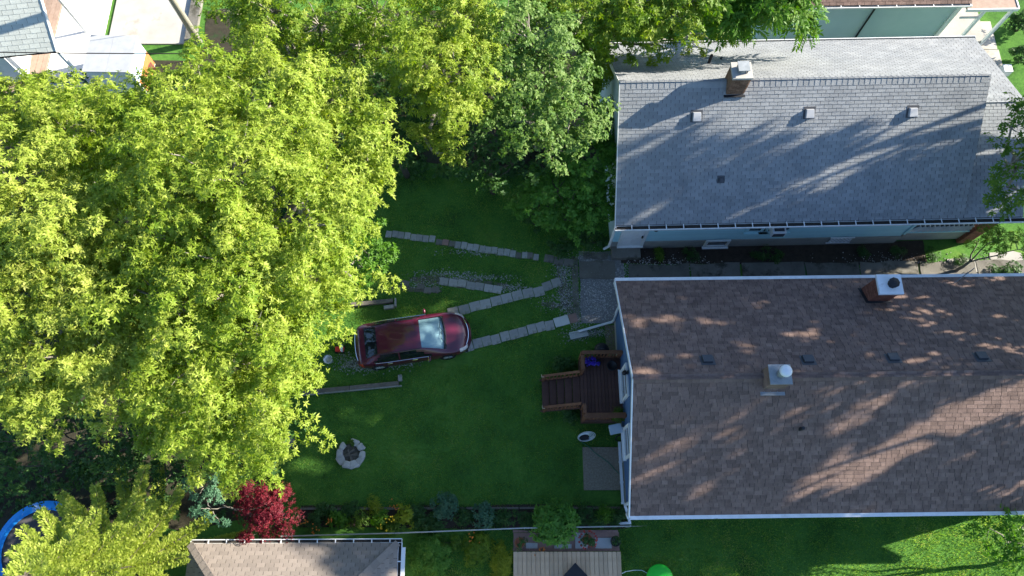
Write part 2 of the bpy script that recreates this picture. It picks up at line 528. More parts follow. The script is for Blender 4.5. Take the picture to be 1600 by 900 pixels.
def rosettes(C, A, k, lrange, wratio, spread=(-0.25, 0.55), droop=0.15, crnd=None):
    n = len(C)
    ref = rng.normal(size=(n, 3))
    e1 = unit(np.cross(A, ref))
    e2 = np.cross(A, e1)
    out, rn = [], []
    ph0 = rng.uniform(0, 2 * math.pi, n)
    cr = rng.uniform(0, 1, n) if crnd is None else crnd
    for i in range(k):
        ph = ph0 + 2 * math.pi * i / k + rng.uniform(-0.35, 0.35, n)
        al = rng.uniform(spread[0], spread[1], n)
        d = np.cos(al)[:, None] * (np.cos(ph)[:, None] * e1 + np.sin(ph)[:, None] * e2) + np.sin(al)[:, None] * A
        L = rng.uniform(lrange[0], lrange[1], n)
        nn = unit(A + 0.35 * rng.normal(size=(n, 3)))
        out.append(leaf_quads(C.copy(), d, nn, L, L * wratio, droop))
        rn.append(0.65 * cr + 0.35 * rng.uniform(0, 1, n))
    return np.concatenate(out), np.concatenate(rn)


def pinnate(C, A, k, L, leaflet):
    n = len(C)
    ref = rng.normal(size=(n, 3))
    e1 = unit(np.cross(A, ref))
    e2 = np.cross(A, e1)
    out, rn = [], []
    ph0 = rng.uniform(0, 2 * math.pi, n)
    cr = rng.uniform(0, 1, n)
    for i in range(k):
        ph = ph0 + 2 * math.pi * i / k + rng.uniform(-0.3, 0.3, n)
        al = rng.uniform(0.0, 0.5, n)
        d = np.cos(al)[:, None] * (np.cos(ph)[:, None] * e1 + np.sin(ph)[:, None] * e2) + np.sin(al)[:, None] * A
        side = unit(np.cross(d, A))
        ln = L * rng.uniform(0.75, 1.15, n)
        for t in np.linspace(0.2, 1.0, 7):
            b = C + d * (ln * t)[:, None]
            b[:, 2] -= 0.35 * ln * t * t
            for s in (-1, 1):
                dd = unit(d * (0.55 + 0.5 * t) + side * s * 0.8 + rng.normal(size=(n, 3)) * 0.1)
                ll = leaflet * rng.uniform(0.8, 1.15, n)
                out.append(leaf_quads(b, dd, unit(A + 0.25 * rng.normal(size=(n, 3))), ll, ll * 0.36, 0.2))
                rn.append(0.6 * cr + 0.4 * rng.uniform(0, 1, n))
    return np.concatenate(out), np.concatenate(rn)


def clumps_of(lobes, dens, rc=(0.35, 0.65), low=-0.35, rin=0.55):
    """lobes: list of (x,y,z,rx,ry,rz) -> clump centres, outward dirs, radii"""
    cs, ds, rs = [], [], []
    for (x, y, z, rx, ry, rz) in lobes:
        area = 4 * math.pi * ((rx * ry) ** 1.6 / 3 + (rx * rz) ** 1.6 / 3 + (ry * rz) ** 1.6 / 3) ** (1 / 1.6)
        n = max(3, int(area * dens))
        d = unit(rng.normal(size=(n * 3, 3)))
        d = d[d[:, 2] > low][:n]
        f = rng.uniform(rin ** 2, 1.0, len(d)) ** 0.5
        c = np.array([x, y, z]) + d * np.array([rx, ry, rz]) * f[:, None]
        cs.append(c)
        ds.append(d)
        rs.append(rng.uniform(rc[0], rc[1], len(d)))
    return np.concatenate(cs), np.concatenate(ds), np.concatenate(rs)


def foliage(cs, ds, rs, per, kind, lr, wr, flat=0.7, up=0.55, spray=0.0):
    n = len(cs)
    idx = np.repeat(np.arange(n), per)
    q = unit(rng.normal(size=(len(idx), 3)))
    q[:, 2] = np.where(q[:, 2] < -0.2, -q[:, 2] * 0.6, q[:, 2])
    f = rng.uniform(0.5, 1.0, len(idx)) ** 0.5
    off = q * (rs[idx] * f)[:, None]
    off[:, 2] *= flat
    if kind in ('star', 'broad') and spray > 0:
        # each clump is a leafy spray that runs outward and thins to a tip
        t = rng.uniform(0, 1, len(idx)) ** 1.3
        od = ds * np.array([1, 1, 0.35]) + 0.35 * rng.normal(size=ds.shape)
        od = unit(od)
        off = off * (1 - 0.62 * t)[:, None] + od[idx] * (t * rs[idx] * spray)[:, None]
    C = cs[idx] + off
    A = unit(q * 0.7 + ds[idx] * 0.45 + np.array([0, 0, up]) + 0.2 * rng.normal(size=(len(idx), 3)))
    clr = rng.uniform(0, 1, n)[idx] * 0.5 + rng.uniform(0, 1, len(idx)) * 0.5
    if kind == 'star':
        return rosettes(C, A, 6, lr, wr, crnd=clr)
    if kind == 'broad':
        return rosettes(C, A, 4, lr, wr, (0.0, 0.6), 0.25, crnd=clr)
    if kind == 'fine':
        return rosettes(C, A, 5, lr, wr, (-0.4, 0.6), 0.35, crnd=clr)
    return pinnate(C, A, 4, lr[0], lr[1])


def curve_pts(a, b, n=4, wob=0.12, sag=0.0):
    a, b = Vector(a), Vector(b)
    L = (b - a).length
    pts = []
    for i in range(n + 1):
        t = i / n
        p = a.lerp(b, t)
        if 0 < i < n:
            p += Vector((random.uniform(-1, 1), random.uniform(-1, 1), random.uniform(-0.5, 0.8))) * wob * L * 0.5
        pts.append(p)
    return pts


def tree(name, label, base, lobes, leaf, kind='star', lr=(0.13, 0.21), wr=0.36, dens=1.1, per=20, rc=(0.35, 0.65),
         trunk_r=0.2, bark='bark', low=-0.35, rin=0.55, group=None, cat='tree', twigs=0.5, flat=0.7, up=0.55, lobe_px=True, spray=1.7):
    L = []
    for l in lobes:
        if lobe_px:
            p = P(l[0], l[1], l[2])
            L.append((p.x, p.y, p.z, l[3], l[4], l[5]))
        else:
            L.append(l)
    root = thing(name, label, cat, (base[0], base[1], 0), 0, group)
    cs, ds, rs = clumps_of(L, dens, rc, low, rin)
    q, rn = foliage(cs, ds, rs, per, kind, lr, wr, flat, up, spray)
    off = np.array([base[0], base[1], 0.0])
    link('crown', quads_mesh('crown', q - off, rn, leaf), root)
    # skeleton
    b = Vector((0, 0, -0.05))
    ctr = Vector(np.mean(np.array([[l[0], l[1], l[2]] for l in L]), axis=0)) - Vector(off)
    hmin = min(l[2] - l[5] for l in L)
    fork = Vector((ctr.x * 0.35, ctr.y * 0.35, max(hmin * 0.75, ctr.z * 0.4)))
    t = MB()
    pts = curve_pts(b, fork, 4, 0.06)
    t.tube(pts, np.linspace(trunk_r * 1.25, trunk_r * 0.85, len(pts)), 9)
    t.build('trunk', bark, root, True)
    br = MB()
    for l in L:
        c = Vector((l[0], l[1], l[2])) - Vector(off)
        pts = curve_pts(fork - Vector((0, 0, 0.1)), c, 4, 0.15)
        br.tube(pts, np.linspace(trunk_r * 0.6, trunk_r * 0.22, len(pts)), 6)
    lc = np.array([[l[0], l[1], l[2]] for l in L])
    for c in cs:
        if random.random() > twigs:
            continue
        i = int(np.argmin(np.linalg.norm(lc - c, axis=1)))
        a = Vector(lc[i]) - Vector(off)
        e = Vector(c) - Vector(off)
        s = a.lerp(e, random.uniform(0, 0.25))
        br.tube(curve_pts(s, e, 3, 0.16), np.linspace(trunk_r * 0.16 + 0.008, 0.007, 4), 4, False)
    br.build('branches', bark, root, True)
    return root


def shrub(name, label, px, py, h, r, leaf, kind='broad', lr=(0.08, 0.13), wr=0.6, n=14, per=16, z0=0.0, cat='shrub', group=None,
          rc=(0.12, 0.25), ry=None, twig='bark_dark'):
    c = P(px, py, h * 0.55 + z0)
    root = thing(name, label, cat, (c.x, c.y, z0), 0, group)
    cs, ds, rs = clumps_of([(0, 0, h * 0.5, r, ry or r, h * 0.5)], n / (4 * math.pi * r * r * 0.9), rc, -0.3, 0.4)
    q, rn = foliage(cs, ds, rs, per, kind, lr, wr, 0.75)
    link('foliage', quads_mesh('foliage', q, rn, leaf), root)
    t = MB()
    for c_ in cs[:: max(1, len(cs) // 12)]:
        t.tube(curve_pts((random.uniform(-0.05, 0.05), random.uniform(-0.05, 0.05), -0.02), Vector(c_), 3, 0.15), (0.012, 0.01, 0.008, 0.005), 5, False)
    t.build('stems', twig, root)
    return root


# ------------------------------------------------------------------ shingles
def tab_mesh(w, e, t, material):
    b = MB()
    hw = w / 2
    up = e + 0.035
    b.add([(-hw, 0, 0), (hw, 0, 0), (hw, up, 0), (-hw, up, 0), (-hw, 0, t), (hw, 0, t), (hw, up, t * 0.3), (-hw, up, t * 0.3)],
          [(4, 5, 6, 7), (0, 1, 5, 4), (1, 2, 6, 5), (3, 0, 4, 7)], 0.0)
    me = b.mesh('shingle', material)
    me.materials.append(M['shingle_edge'])
    for i in (1, 2, 3):
        me.polygons[i].material_index = 1
    return me


def shingle_field(slopes, exposure, tabw, thick, material, root, roof, limit=300, jitter=0.0, tone=None):
    """slopes: list of (origin, udir, vdir, U, V, keep) in house space; biggest in view become parts"""
    items = []
    for (o, u, v, U, V, keep) in slopes:
        o, u, v = Vector(o), Vector(u).normalized(), Vector(v).normalized()
        nrm = u.cross(v)
        rows = int(V / exposure)
        for r_ in range(rows + 1):
            y = r_ * exposure
            if y > V - 0.03:
                continue
            x = -tabw * (0.5 if r_ % 2 else 1.0) + (random.uniform(-jitter, jitter) if jitter else 0)
            while x < U:
                w = tabw * (random.uniform(0.6, 1.4) if jitter else 1.0)
                x0, x1 = max(x, 0.0), min(x + w, U)
                x += w
                if x1 - x0 < 0.04:
                    continue
                if keep:
                    k = keep(x0, x1, y)
                    if k is None:
                        continue
                    x0, x1 = k
                    if x1 - x0 < 0.04:
                        continue
                ww = x1 - x0 - 0.012
                pos = o + u * ((x0 + x1) / 2) + v * (y + random.uniform(-0.004, 0.004)) + nrm * (0.003 + random.uniform(0, 0.003))
                mtx = Matrix((u, v, nrm)).transposed().to_4x4()
                mtx.translation = pos
                items.append((mtx, ww / tabw, nrm))
    wm = Matrix.Translation(root.location) @ Matrix.Rotation(root.rotation_euler.z, 4, 'Z')
    eye = Vector((0, 0, CAM_H))
    sized = []
    for it in items:
        p = wm @ it[0].translation
        nn = wm.to_3x3() @ it[2]
        d = eye - p
        px = 800 + FPX * p.x / (p.y * math.sin(TILT) - (p.z - CAM_H) * math.cos(TILT))
        py = 450 - FPX * (p.y * math.cos(TILT) + (p.z - CAM_H) * math.sin(TILT)) / (p.y * math.sin(TILT) - (p.z - CAM_H) * math.cos(TILT))
        vis = 1.0 if (0 < px < 1590 and 0 < py < 890) else 0.0
        sized.append(vis * min(it[1], 1.0) * nn.dot(d) / d.length ** 3)
    order = sorted(range(len(items)), key=lambda i: -sized[i])
    me = tab_mesh(tabw, exposure, thick, material)
    for i in order[:limit]:
        o = link('shingle', me, roof)
        o.matrix_local = items[i][0] @ Matrix.Diagonal((items[i][1], 1, 1, 1))
    rest = MB()
    base_v = [v.co.copy() for v in me.vertices]
    base_f = [tuple(p.vertices) for p in me.polygons]
    for i in order[limit:]:
        m4 = items[i][0] @ Matrix.Diagonal((items[i][1], 1, 1, 1))
        rest.add([m4 @ c for c in base_v], base_f)
    if rest.f:
        r = rest.build('shingles', material, roof)
        r.data.materials.append(M['shingle_edge'])
        r.data.polygons.foreach_set('material_index', [0, 1, 1, 1] * (len(rest.f) // 4))
        r['kind'] = 'stuff'


def ridge_caps(a, b, pitch, material, roof, step=0.2, half=0.16):
    a, b = Vector(a), Vector(b)
    d = (b - a)
    L = d.length
    x = d.normalized()
    n = int(L / step)
    m = MB()
    dz = half * math.tan(pitch)
    ln = step + 0.05
    vs_ = []
    for X, lift in ((0, 0.022), (ln, 0.008)):
        vs_ += [(X, -half, -dz + lift), (X, -half * 0.35, -dz * 0.35 + lift + 0.008), (X, 0, lift + 0.0), (X, half * 0.35, -dz * 0.35 + lift + 0.008), (X, half, -dz + lift)]
    m.add(vs_, [(0, 5, 6, 1), (1, 6, 7, 2), (2, 7, 8, 3), (3, 8, 9, 4)], 0.0)
    # butt edge
    m.add([(0, -half, -dz - 0.005), (0, 0, 0), (0, half, -dz - 0.005), (0, -half, -dz + 0.022), (0, 0, 0.03), (0, half, -dz + 0.022)], [(0, 3, 4, 1), (1, 4, 5, 2)], 0.0)
    me = m.mesh('ridge_shingle', material)
    y = Vector((0, 0, 1)).cross(x)
    mt = Matrix((x, y, Vector((0, 0, 1)))).transposed().to_4x4()
    for i in range(n):
        o = link('ridge_shingle', me, roof)
        mm = mt.copy()
        mm.translation = a + x * (i * step) + Vector((0, 0, 0.012))
        o.matrix_local = mm


def gutter(a, b, out, material, root, w=0.12, h=0.1, inner=True, bracket=0.0, name='gutter'):
    """open trough along a-b (top level), outward direction out"""
    a, b, out = Vector(a), Vector(b), Vector(out).normalized()
    m = MB()
    up = Vector((0, 0, 1))
    t = 0.012
    m.bar(a + out * (w - t / 2) - up * (h / 2), b + out * (w - t / 2) - up * (h / 2), t, h)
    m.bar(a + out * (w / 2) - up * h, b + out * (w / 2) - up * h, w, t)
    m.bar(a + out * (t / 2) - up * (h * 0.7), b + out * (t / 2) - up * (h * 0.7), t, h * 0.6)
    m.bar(a + out * (w + 0.004) - up * 0.008, b + out * (w + 0.004) - up * 0.008, 0.028, 0.02)
    for e in (a, b):
        d = (b - a).normalized() * 0.006
        m.bar(e + out * 0 - up * (h / 2) + d, e + out * w - up * (h / 2) + d, 0.012, h)
    g_ = m.build(name, material, root)
    if inner:
        i = MB()
        i.bar(a + out * (w / 2) - up * (h - 0.02), b + out * (w / 2) - up * (h - 0.02), w - 2 * t, 0.02)
        i.build('litter_or_shade', 'gutter_in', g_)  # dark strip on the trough floor; deep shade is put into its colour
    if bracket > 0:
        L = (b - a).length
        n = int(L / bracket)
        me = MB().box((0, 0, 0), (0.035, w + 0.02, 0.014)).mesh('gutter_bracket', material)
        ang = math.atan2(out.y, out.x) - math.pi / 2
        for k in range(1, n + 1):
            o = link('gutter_bracket', me, g_)
            o.location = a.lerp(b, k * bracket / L) + out * (w / 2) - up * 0.002
            o.rotation_euler = (0, 0, ang)
    return g_


def box_vent(root, x, y, z, pitch_v, u, w, d, h, material):
    """low hooded roof vent; pitch_v up-slope dir"""
    u = Vector(u).normalized()
    v = Vector(pitch_v).normalized()
    n = u.cross(v)
    mt = Matrix((u, v, n)).transposed().to_4x4()
    mt.translation = Vector((x, y, z))
    m = MB()
    hw, hd = w / 2, d / 2
    m.add([(-hw, -hd, 0.04), (hw, -hd, 0.04), (hw * 0.92, hd, 0.02), (-hw * 0.92, hd, 0.02),
           (-hw * 0.96, -hd * 0.96, h), (hw * 0.96, -hd * 0.96, h), (hw * 0.86, hd * 0.92, h * 0.75), (-hw * 0.86, hd * 0.92, h * 0.75)],
          [(3, 2, 1, 0), (4, 5, 6, 7), (0, 1, 5, 4), (1, 2, 6, 5), (2, 3, 7, 6), (3, 0, 4, 7)])
    o = m.build('roof_vent', material, root, bevel=0.012)
    o.matrix_local = mt
    f = MB().box((0, 0.02, 0.022), (w + 0.12, d + 0.12, 0.012)).build('flange', 'vent', o)
    return o


def window(root, c, w, h, axis, frame, depth=0.07, mull=True, name='window'):
    """axis 'x': wall runs along x and faces -y ; axis 'y': wall runs along y and faces -x"""
    c = Vector(c)
    wv = Vector((1, 0, 0)) if axis == 'x' else Vector((0, 1, 0))
    ov = Vector((0, -1, 0)) if axis == 'x' else Vector((-1, 0, 0))
    up = Vector((0, 0, 1))
    t = 0.11
    g_ = MB()

    def bx(cen, sw, so, sh, mb):
        s = (sw, so, sh) if axis == 'x' else (so, sw, sh)
        mb.box(cen, s)
    bx(c + ov * 0.012, w, 0.02, h, g_)
    win = g_.build(name, 'glass', root)
    f = MB()
    bx(c + up * (h / 2 + t / 2) + ov * depth / 2, w + 2 * t, depth, t, f)
    bx(c - up * (h / 2 + t / 2) + ov * depth / 2, w + 2 * t, depth, t, f)
    for s in (-1, 1):
        bx(c + wv * s * (w / 2 + t / 2) + ov * depth / 2, t, depth, h, f)
    if mull:
        bx(c + ov * 0.03, w, 0.03, 0.045, f)
    f.build('frame', frame, win)
    s_ = MB()
    bx(c - up * (h / 2 + t + 0.02) + ov * (depth / 2 + 0.04), w + 2 * t + 0.08, depth + 0.08, 0.04, s_)
    s_.build('sill', frame, win)
    return win


def clapboard(u0, u1, z0, z1, y, axis, step=0.11, lap=0.014, top=None):
    """stepped lap siding on a wall; top(u) optionally limits the height (gable)"""
    m = MB()
    n = int(math.ceil((z1 - z0) / step))
    for i in range(n):
        a, b = z0 + i * step, min(z0 + (i + 1) * step, z1)
        ua, ub = u0, u1
        if top:
            ua, ub = top(a, u0, u1)
            va, vb = top(b, u0, u1)
        else:
            va, vb = ua, ub
        if ub - ua < 0.02:
            break
        if axis == 'x':
            m.add([(ua, y - lap, a), (ub, y - lap, a), (vb, y, b), (va, y, b), (ua, y, a), (ub, y, a)], [(0, 1, 2, 3), (4, 5, 1, 0)])
        else:
            m.add([(y - lap, ub, a), (y - lap, ua, a), (y, va, b), (y, vb, b), (y, ub, a), (y, ua, a)], [(0, 1, 2, 3), (4, 5, 1, 0)])
    return m


def brick_shaft(root, name, x0, x1, y0, y1, z0, z1, bmat, course=0.075, bl=0.21):
    """chimney shaft with raised bricks over a mortar core"""
    core = MB().box(((x0 + x1) / 2, (y0 + y1) / 2, (z0 + z1) / 2), (x1 - x0 - 0.02, y1 - y0 - 0.02, z1 - z0))
    ch = core.build(name, 'mortar', root)
    b = MB()
    n = int((z1 - z0) / course)
    for i in range(n):
        z = z0 + (i + 0.5) * course
        off = bl / 2 if i % 2 else 0
        for (yy, s) in ((y0, -1), (y1, 1)):
            x = x0 - off
            while x < x1:
                a, c = max(x, x0), min(x + bl, x1)
                if c - a > 0.04:
                    b.box(((a + c) / 2, yy, z), (c - a - 0.014, 0.024, course - 0.014))
                x += bl
        for (xx, s) in ((x0, -1), (x1, 1)):
            y = y0 - off
            while y < y1:
                a, c = max(y, y0), min(y + bl, y1)
                if c - a > 0.04:
                    b.box((xx, (a + c) / 2, z), (0.024, c - a - 0.014, course - 0.014))
                y += bl
    o = b.build('bricks', bmat, ch)
    o['kind'] = 'stuff'
    return ch


# ------------------------------------------------------------------ house with brown roof
def to_local(root, p):
    m = (Matrix.Translation(root.location) @ Matrix.Rotation(root.rotation_euler.z, 4, 'Z')).inverted()
    return m @ Vector(p)


def on_roof(root, px, py, zfun):
    z = 4.0
    for _ in range(25):
        p = to_local(root, P(px, py, z))
        z = 0.5 * z + 0.5 * zfun(p.x, p.y)
    return to_local(root, P(px, py, z))


def gable_roof(root, x0, x1, W, ze, zr, thick=0.1, name='roof'):
    m = MB()
    h = W / 2
    sec = [(0, ze), (h, zr), (W, ze), (W, ze - thick), (h, zr - thick), (0, ze - thick)]
    vs_ = [(x0, y, z) for y, z in sec] + [(x1, y, z) for y, z in sec]
    m.add(vs_, [(0, 6, 7, 1), (1, 7, 8, 2), (2, 8, 9, 3), (3, 9, 10, 4), (4, 10, 11, 5), (5, 11, 6, 0), (0, 1, 4, 5), (1, 2, 3, 4), (6, 11, 10, 7), (7, 10, 9, 8)])
    return m.build(name, 'roof_deck', root)


H1 = thing('brown_roof_house', 'blue sided house with brown shingle roof and white eaves beside the lawn', 'house', (3.98, 0.82, 0), R(0.7))
W1, L1, ZE1, ZR1 = 8.4, 16.4, 3.0, 5.5
PI1 = math.atan2(ZR1 - ZE1, W1 / 2)
roof1 = gable_roof(H1, 0, L1, W1, ZE1, ZR1)
sl1 = math.hypot(W1 / 2, ZR1 - ZE1)
shingle_field([((0, 0, ZE1), (1, 0, 0), (0, math.cos(PI1), math.sin(PI1)), L1, sl1, None),
               ((L1, W1, ZE1), (-1, 0, 0), (0, -math.cos(PI1), math.sin(PI1)), L1, sl1, None)],
              0.142, 0.26, 0.018, 'shingle_brown', H1, roof1, 300, jitter=0.12)
ridge_caps((0, W1 / 2, ZR1), (L1, W1 / 2, ZR1), PI1, 'shingle_brown', roof1, 0.24, 0.17)
# walls
wx0, wx1, wy0, wy1 = 0.32, L1 - 0.32, 0.5, 7.9
w = MB()
ztop = lambda y: ZE1 - 0.1 + min(y, W1 - y) * math.tan(PI1)
pent = [(wy0, 0), (wy1, 0), (wy1, ztop(wy1)), (W1 / 2, ztop(W1 / 2)), (wy0, ztop(wy0))]
w.add([(wx0 + 0.02, y, z) for y, z in pent] + [(wx1, y, z) for y, z in pent],
      [(4, 3, 2, 1, 0), (5, 6, 7, 8, 9), (0, 1, 6, 5), (1, 2, 7, 6), (4, 0, 5, 9)])
w.build('wall', 'blue', H1)


def gable_top(a, u0, u1):
    lim = (a - (ZE1 - 0.1)) / math.tan(PI1)
    return max(u0, lim), min(u1, W1 - lim)


clapboard(wy0, wy1, 0.35, ZR1 - 0.12, wx0, 'y', 0.115, 0.014, gable_top).build('siding', 'blue', H1)
MB().box((wx0 - 0.012 + 0.02, (wy0 + wy1) / 2, 0.17), (0.06, wy1 - wy0 + 0.04, 0.36)).build('foundation', 'found', H1)
for y in (wy0, wy1):
    MB().box((wx0 + 0.03, y, 1.62), (0.12, 0.12, 2.5)).build('corner_board', 'white', H1)
# rakes, fascia
for x in (-0.02, L1 + 0.02):
    m = MB()
    for s in (0, 1):
        ya, yb = (-0.02, W1 / 2) if s == 0 else (W1 + 0.02, W1 / 2)
        m.bar((x, ya, ZE1 - 0.06), (x, yb, ZR1 - 0.06), 0.035, 0.17)
    m.build('rake_board', 'white', H1)
for y, o in ((0, (0, -1, 0)), (W1, (0, 1, 0))):
    gutter((-0.02, y, ZE1 + 0.01), (L1, y, ZE1 + 0.01), o, 'white', H1, 0.115, 0.1, True)
    # white leaf guard over the trough
    yy = y + o[1] * 0.06
    MB().box((L1 / 2, yy, ZE1 + 0.016), (L1, 0.1, 0.008)).build('gutter_guard', 'white_dirty', H1)
# windows of the west wall
zroof1 = lambda x, y: ZE1 + min(max(y, 0), W1 - max(y, 0)) * math.tan(PI1)


def wall_y(px, py, z):
    return to_local(H1, P(px, py, z))


for (py_, z_, w_, h_) in ((598, 1.95, 1.0, 1.15), (690, 1.75, 0.95, 1.1)):
    q = wall_y(982, py_, z_)
    window(H1, (wx0 - 0.016, q.y, z_), w_, h_, 'y', 'white')
q = wall_y(981, 583, 2.6)
lamp = MB()
lamp.box((wx0 - 0.03, q.y, 2.72), (0.05, 0.12, 0.2))
lamp.lathe((wx0 - 0.14, q.y, 2.5), [(0.03, 0.24), (0.09, 0.2), (0.07, 0.02), (0.03, 0.0)], 10)
lamp.bar((wx0 - 0.03, q.y, 2.76), (wx0 - 0.14, q.y, 2.74), 0.03, 0.03)
lamp.build('wall_lamp', 'dark', H1)
# downspouts
d = MB()
ny = wy1 + 0.02
d.tube([(-0.0, W1 + 0.02, ZE1 - 0.1), (0.0, W1 + 0.02, ZE1 - 0.25), (wx0 - 0.07, ny - 0.1, ZE1 - 0.75), (wx0 - 0.07, ny - 0.25, 0.35),
        (wx0 - 0.12, ny - 0.27, 0.18)], 0.05, 6)
e = to_local(H1, P(904, 518, 0.1))
d.bar((wx0 - 0.1, ny - 0.27, 0.17), (e.x, e.y, 0.1), 0.09, 0.075)
d.build('downspout', 'white', H1)
d = MB()
a = to_local(H1, P(972, 690, 0.32))
b = to_local(H1, P(979, 786, 0.32))
xl = wx0 - 0.14
for k in range(3):
    ya, yb = a.y + (b.y - a.y) * k / 3, a.y + (b.y - a.y) * (k + 1) / 3
    d.box((xl, (ya + yb) / 2, 0.32), (0.1, abs(yb - ya) - 0.015, 0.075))
    d.box((xl, yb, 0.32), (0.125, 0.07, 0.095))
d.build('wall_drain_pipe', 'white', H1)
d = MB()
d.tube([(-0.05, -0.06, ZE1 - 0.08), (-0.05, 0.05, ZE1 - 0.3), (wx0 - 0.07, wy0 - 0.0, ZE1 - 0.7), (wx0 - 0.07, wy0 - 0.02, 0.3)], 0.05, 6)
e = to_local(H1, P(984, 817, 0.1))
e2 = to_local(H1, P(966, 818, 0.08))
d.bar((wx0 - 0.07, wy0, 0.26), (e.x, e.y, 0.12), 0.09, 0.075)
d.bar((e.x + 0.05, e.y, 0.11), (e2.x, e2.y, 0.08), 0.09, 0.07)
d.build('downspout', 'white', H1)

upS1 = (0, math.cos(PI1), math.sin(PI1))
upN1 = (0, -math.cos(PI1), math.sin(PI1))
for px, py in ((1105, 563), (1262, 563), (1395, 560), (1533, 558)):
    q = on_roof(H1, px, py, zroof1)
    box_vent(H1, q.x, q.y, q.z, upN1, (-1, 0, 0), 0.36, 0.3, 0.13, 'vent' if px > 1000 else 'dark')
q = on_roof(H1, 1250, 671, zroof1)
MB().tube([(q.x, q.y, q.z - 0.05), (q.x, q.y, q.z + 0.32)], 0.055, 10).build('plumbing_vent', 'dark', H1)
# brick chimney at the north eave
q = on_roof(H1, 1366, 461, zroof1)
ch = brick_shaft(H1, 'brick_chimney', q.x - 0.36, q.x + 0.36, q.y - 0.3, q.y + 0.3, q.z - 0.5, q.z + 1.1, 'brick')
MB().box((q.x, q.y, q.z + 1.15), (0.86, 0.74, 0.11)).build('chimney_cap', 'white', ch, bevel=0.015)
fl = MB().lathe((q.x + 0.06, q.y, q.z + 1.2), [(0.16, 0), (0.16, 0.14), (0.19, 0.15), (0.19, 0.2), (0.05, 0.24)], 8)
fl.build('flue', 'dark', ch)
ap = MB()
ap.bar((q.x - 0.42, q.y - 0.36, zroof1(0, q.y - 0.36) + 0.03), (q.x + 0.42, q.y - 0.36, zroof1(0, q.y - 0.36) + 0.03), 0.1, 0.03)
ap.bar((q.x - 0.41, q.y - 0.36, zroof1(0, q.y - 0.36) + 0.04), (q.x - 0.41, q.y + 0.33, zroof1(0, q.y + 0.33) + 0.04), 0.12, 0.03)
ap.build('flashing', 'dark', ch)
# boxed metal flue near the ridge
q = on_roof(H1, 1208, 592, zroof1)
bx_ = MB().box((q.x, q.y, q.z + 0.28), (0.66, 0.6, 0.75))
fc = bx_.build('flue_chase', 'shingle_brown', H1)
MB().box((q.x, q.y, q.z + 0.675), (0.7, 0.64, 0.045)).build('chase_cover', 'galv', fc)
pp = MB()
pp.lathe((q.x, q.y, q.z + 0.7), [(0.13, 0), (0.13, 0.42), (0.1, 0.44)], 16)
pp.build('flue_pipe', 'galv', fc, True)
MB().lathe((q.x, q.y, q.z + 1.12), [(0.16, 0), (0.19, 0.02), (0.19, 0.1), (0.14, 0.15), (0.03, 0.17)], 18).build('flue_cap', 'white', fc, True)
MB().bar((q.x - 0.4, q.y - 0.42, zroof1(0, q.y - 0.42) + 0.03), (q.x + 0.4, q.y - 0.42, zroof1(0, q.y - 0.42) + 0.03), 0.16, 0.02).build('flashing', 'galv', fc)
# thin mast with stay near the east end of the north eave
m = MB()
a = on_roof(H1, 1490, 443, zroof1)
m.tube([a, a + Vector((0.25, 0.25, 1.0))], (0.02, 0.015), 6)
m.build('service_mast', 'rail_metal', H1)

# ------------------------------------------------------------------ house with grey roof
H2 = thing('grey_roof_house', 'pale teal house with grey shingle roof behind the concrete alley', 'house', (3.96, 11.42, 0), R(1.3))
W2, L2, LX2, ZE2, ZR2, ZX2 = 8.2, 13.35, 15.65, 3.2, 6.5, 4.85
PI2 = math.atan2(ZR2 - ZE2, W2 / 2)
PX2 = math.atan2(ZX2 - ZE2, W2 / 2)
roof2 = gable_roof(H2, 0, L2, W2, ZE2, ZR2)
roof2x = gable_roof(H2, L2 + 0.004, LX2, W2, ZE2, ZX2, name='porch_roof')
sl2 = math.hypot(W2 / 2, ZR2 - ZE2)
sl2x = math.hypot(W2 / 2, ZX2 - ZE2)
shingle_field([((0, 0, ZE2), (1, 0, 0), (0, math.cos(PI2), math.sin(PI2)), L2, sl2, None),
               ((L2, W2, ZE2), (-1, 0, 0), (0, -math.cos(PI2), math.sin(PI2)), L2, sl2, None)],
              0.132, 0.31, 0.02, 'shingle_grey', H2, roof2, 300)
shingle_field([((L2, 0, ZE2), (1, 0, 0), (0, math.cos(PX2), math.sin(PX2)), LX2 - L2, sl2x, None),
               ((LX2, W2, ZE2), (-1, 0, 0), (0, -math.cos(PX2), math.sin(PX2)), LX2 - L2, sl2x, None)],
              0.132, 0.31, 0.02, 'shingle_grey', H2, roof2x, 0)
ridge_caps((0, W2 / 2, ZR2), (L2, W2 / 2, ZR2), PI2, 'shingle_grey', roof2, 0.2, 0.2)
ridge_caps((L2, W2 / 2, ZX2), (LX2, W2 / 2, ZX2), PX2, 'shingle_grey', roof2x, 0.2, 0.2)
# gable triangle between the two roofs
g2 = MB()
g2.add([(L2 - 0.02, 0.1, ZE2 - 0.05), (L2 - 0.02, W2 - 0.1, ZE2 - 0.05), (L2 - 0.02, W2 / 2, ZR2 - 0.1)], [(0, 1, 2)])
g2.build('gable_end', 'teal_wall', H2)
w2x0, w2x1, w2y0, w2y1 = 0.22, 12.25, 0.36, 7.84
w = MB()
zt2 = lambda y: ZE2 - 0.1 + min(y, W2 - y) * math.tan(PI2)
pent = [(w2y0, 0.0), (w2y1, 0.0), (w2y1, zt2(w2y1)), (W2 / 2, zt2(W2 / 2)), (w2y0, zt2(w2y0))]
w.add([(w2x0, y, z) for y, z in pent] + [(w2x1, y, z) for y, z in pent],
      [(4, 3, 2, 1, 0), (5, 6, 7, 8, 9), (0, 1, 6, 5), (1, 2, 7, 6), (4, 0, 5, 9)])
w.build('wall', 'teal_wall', H2)
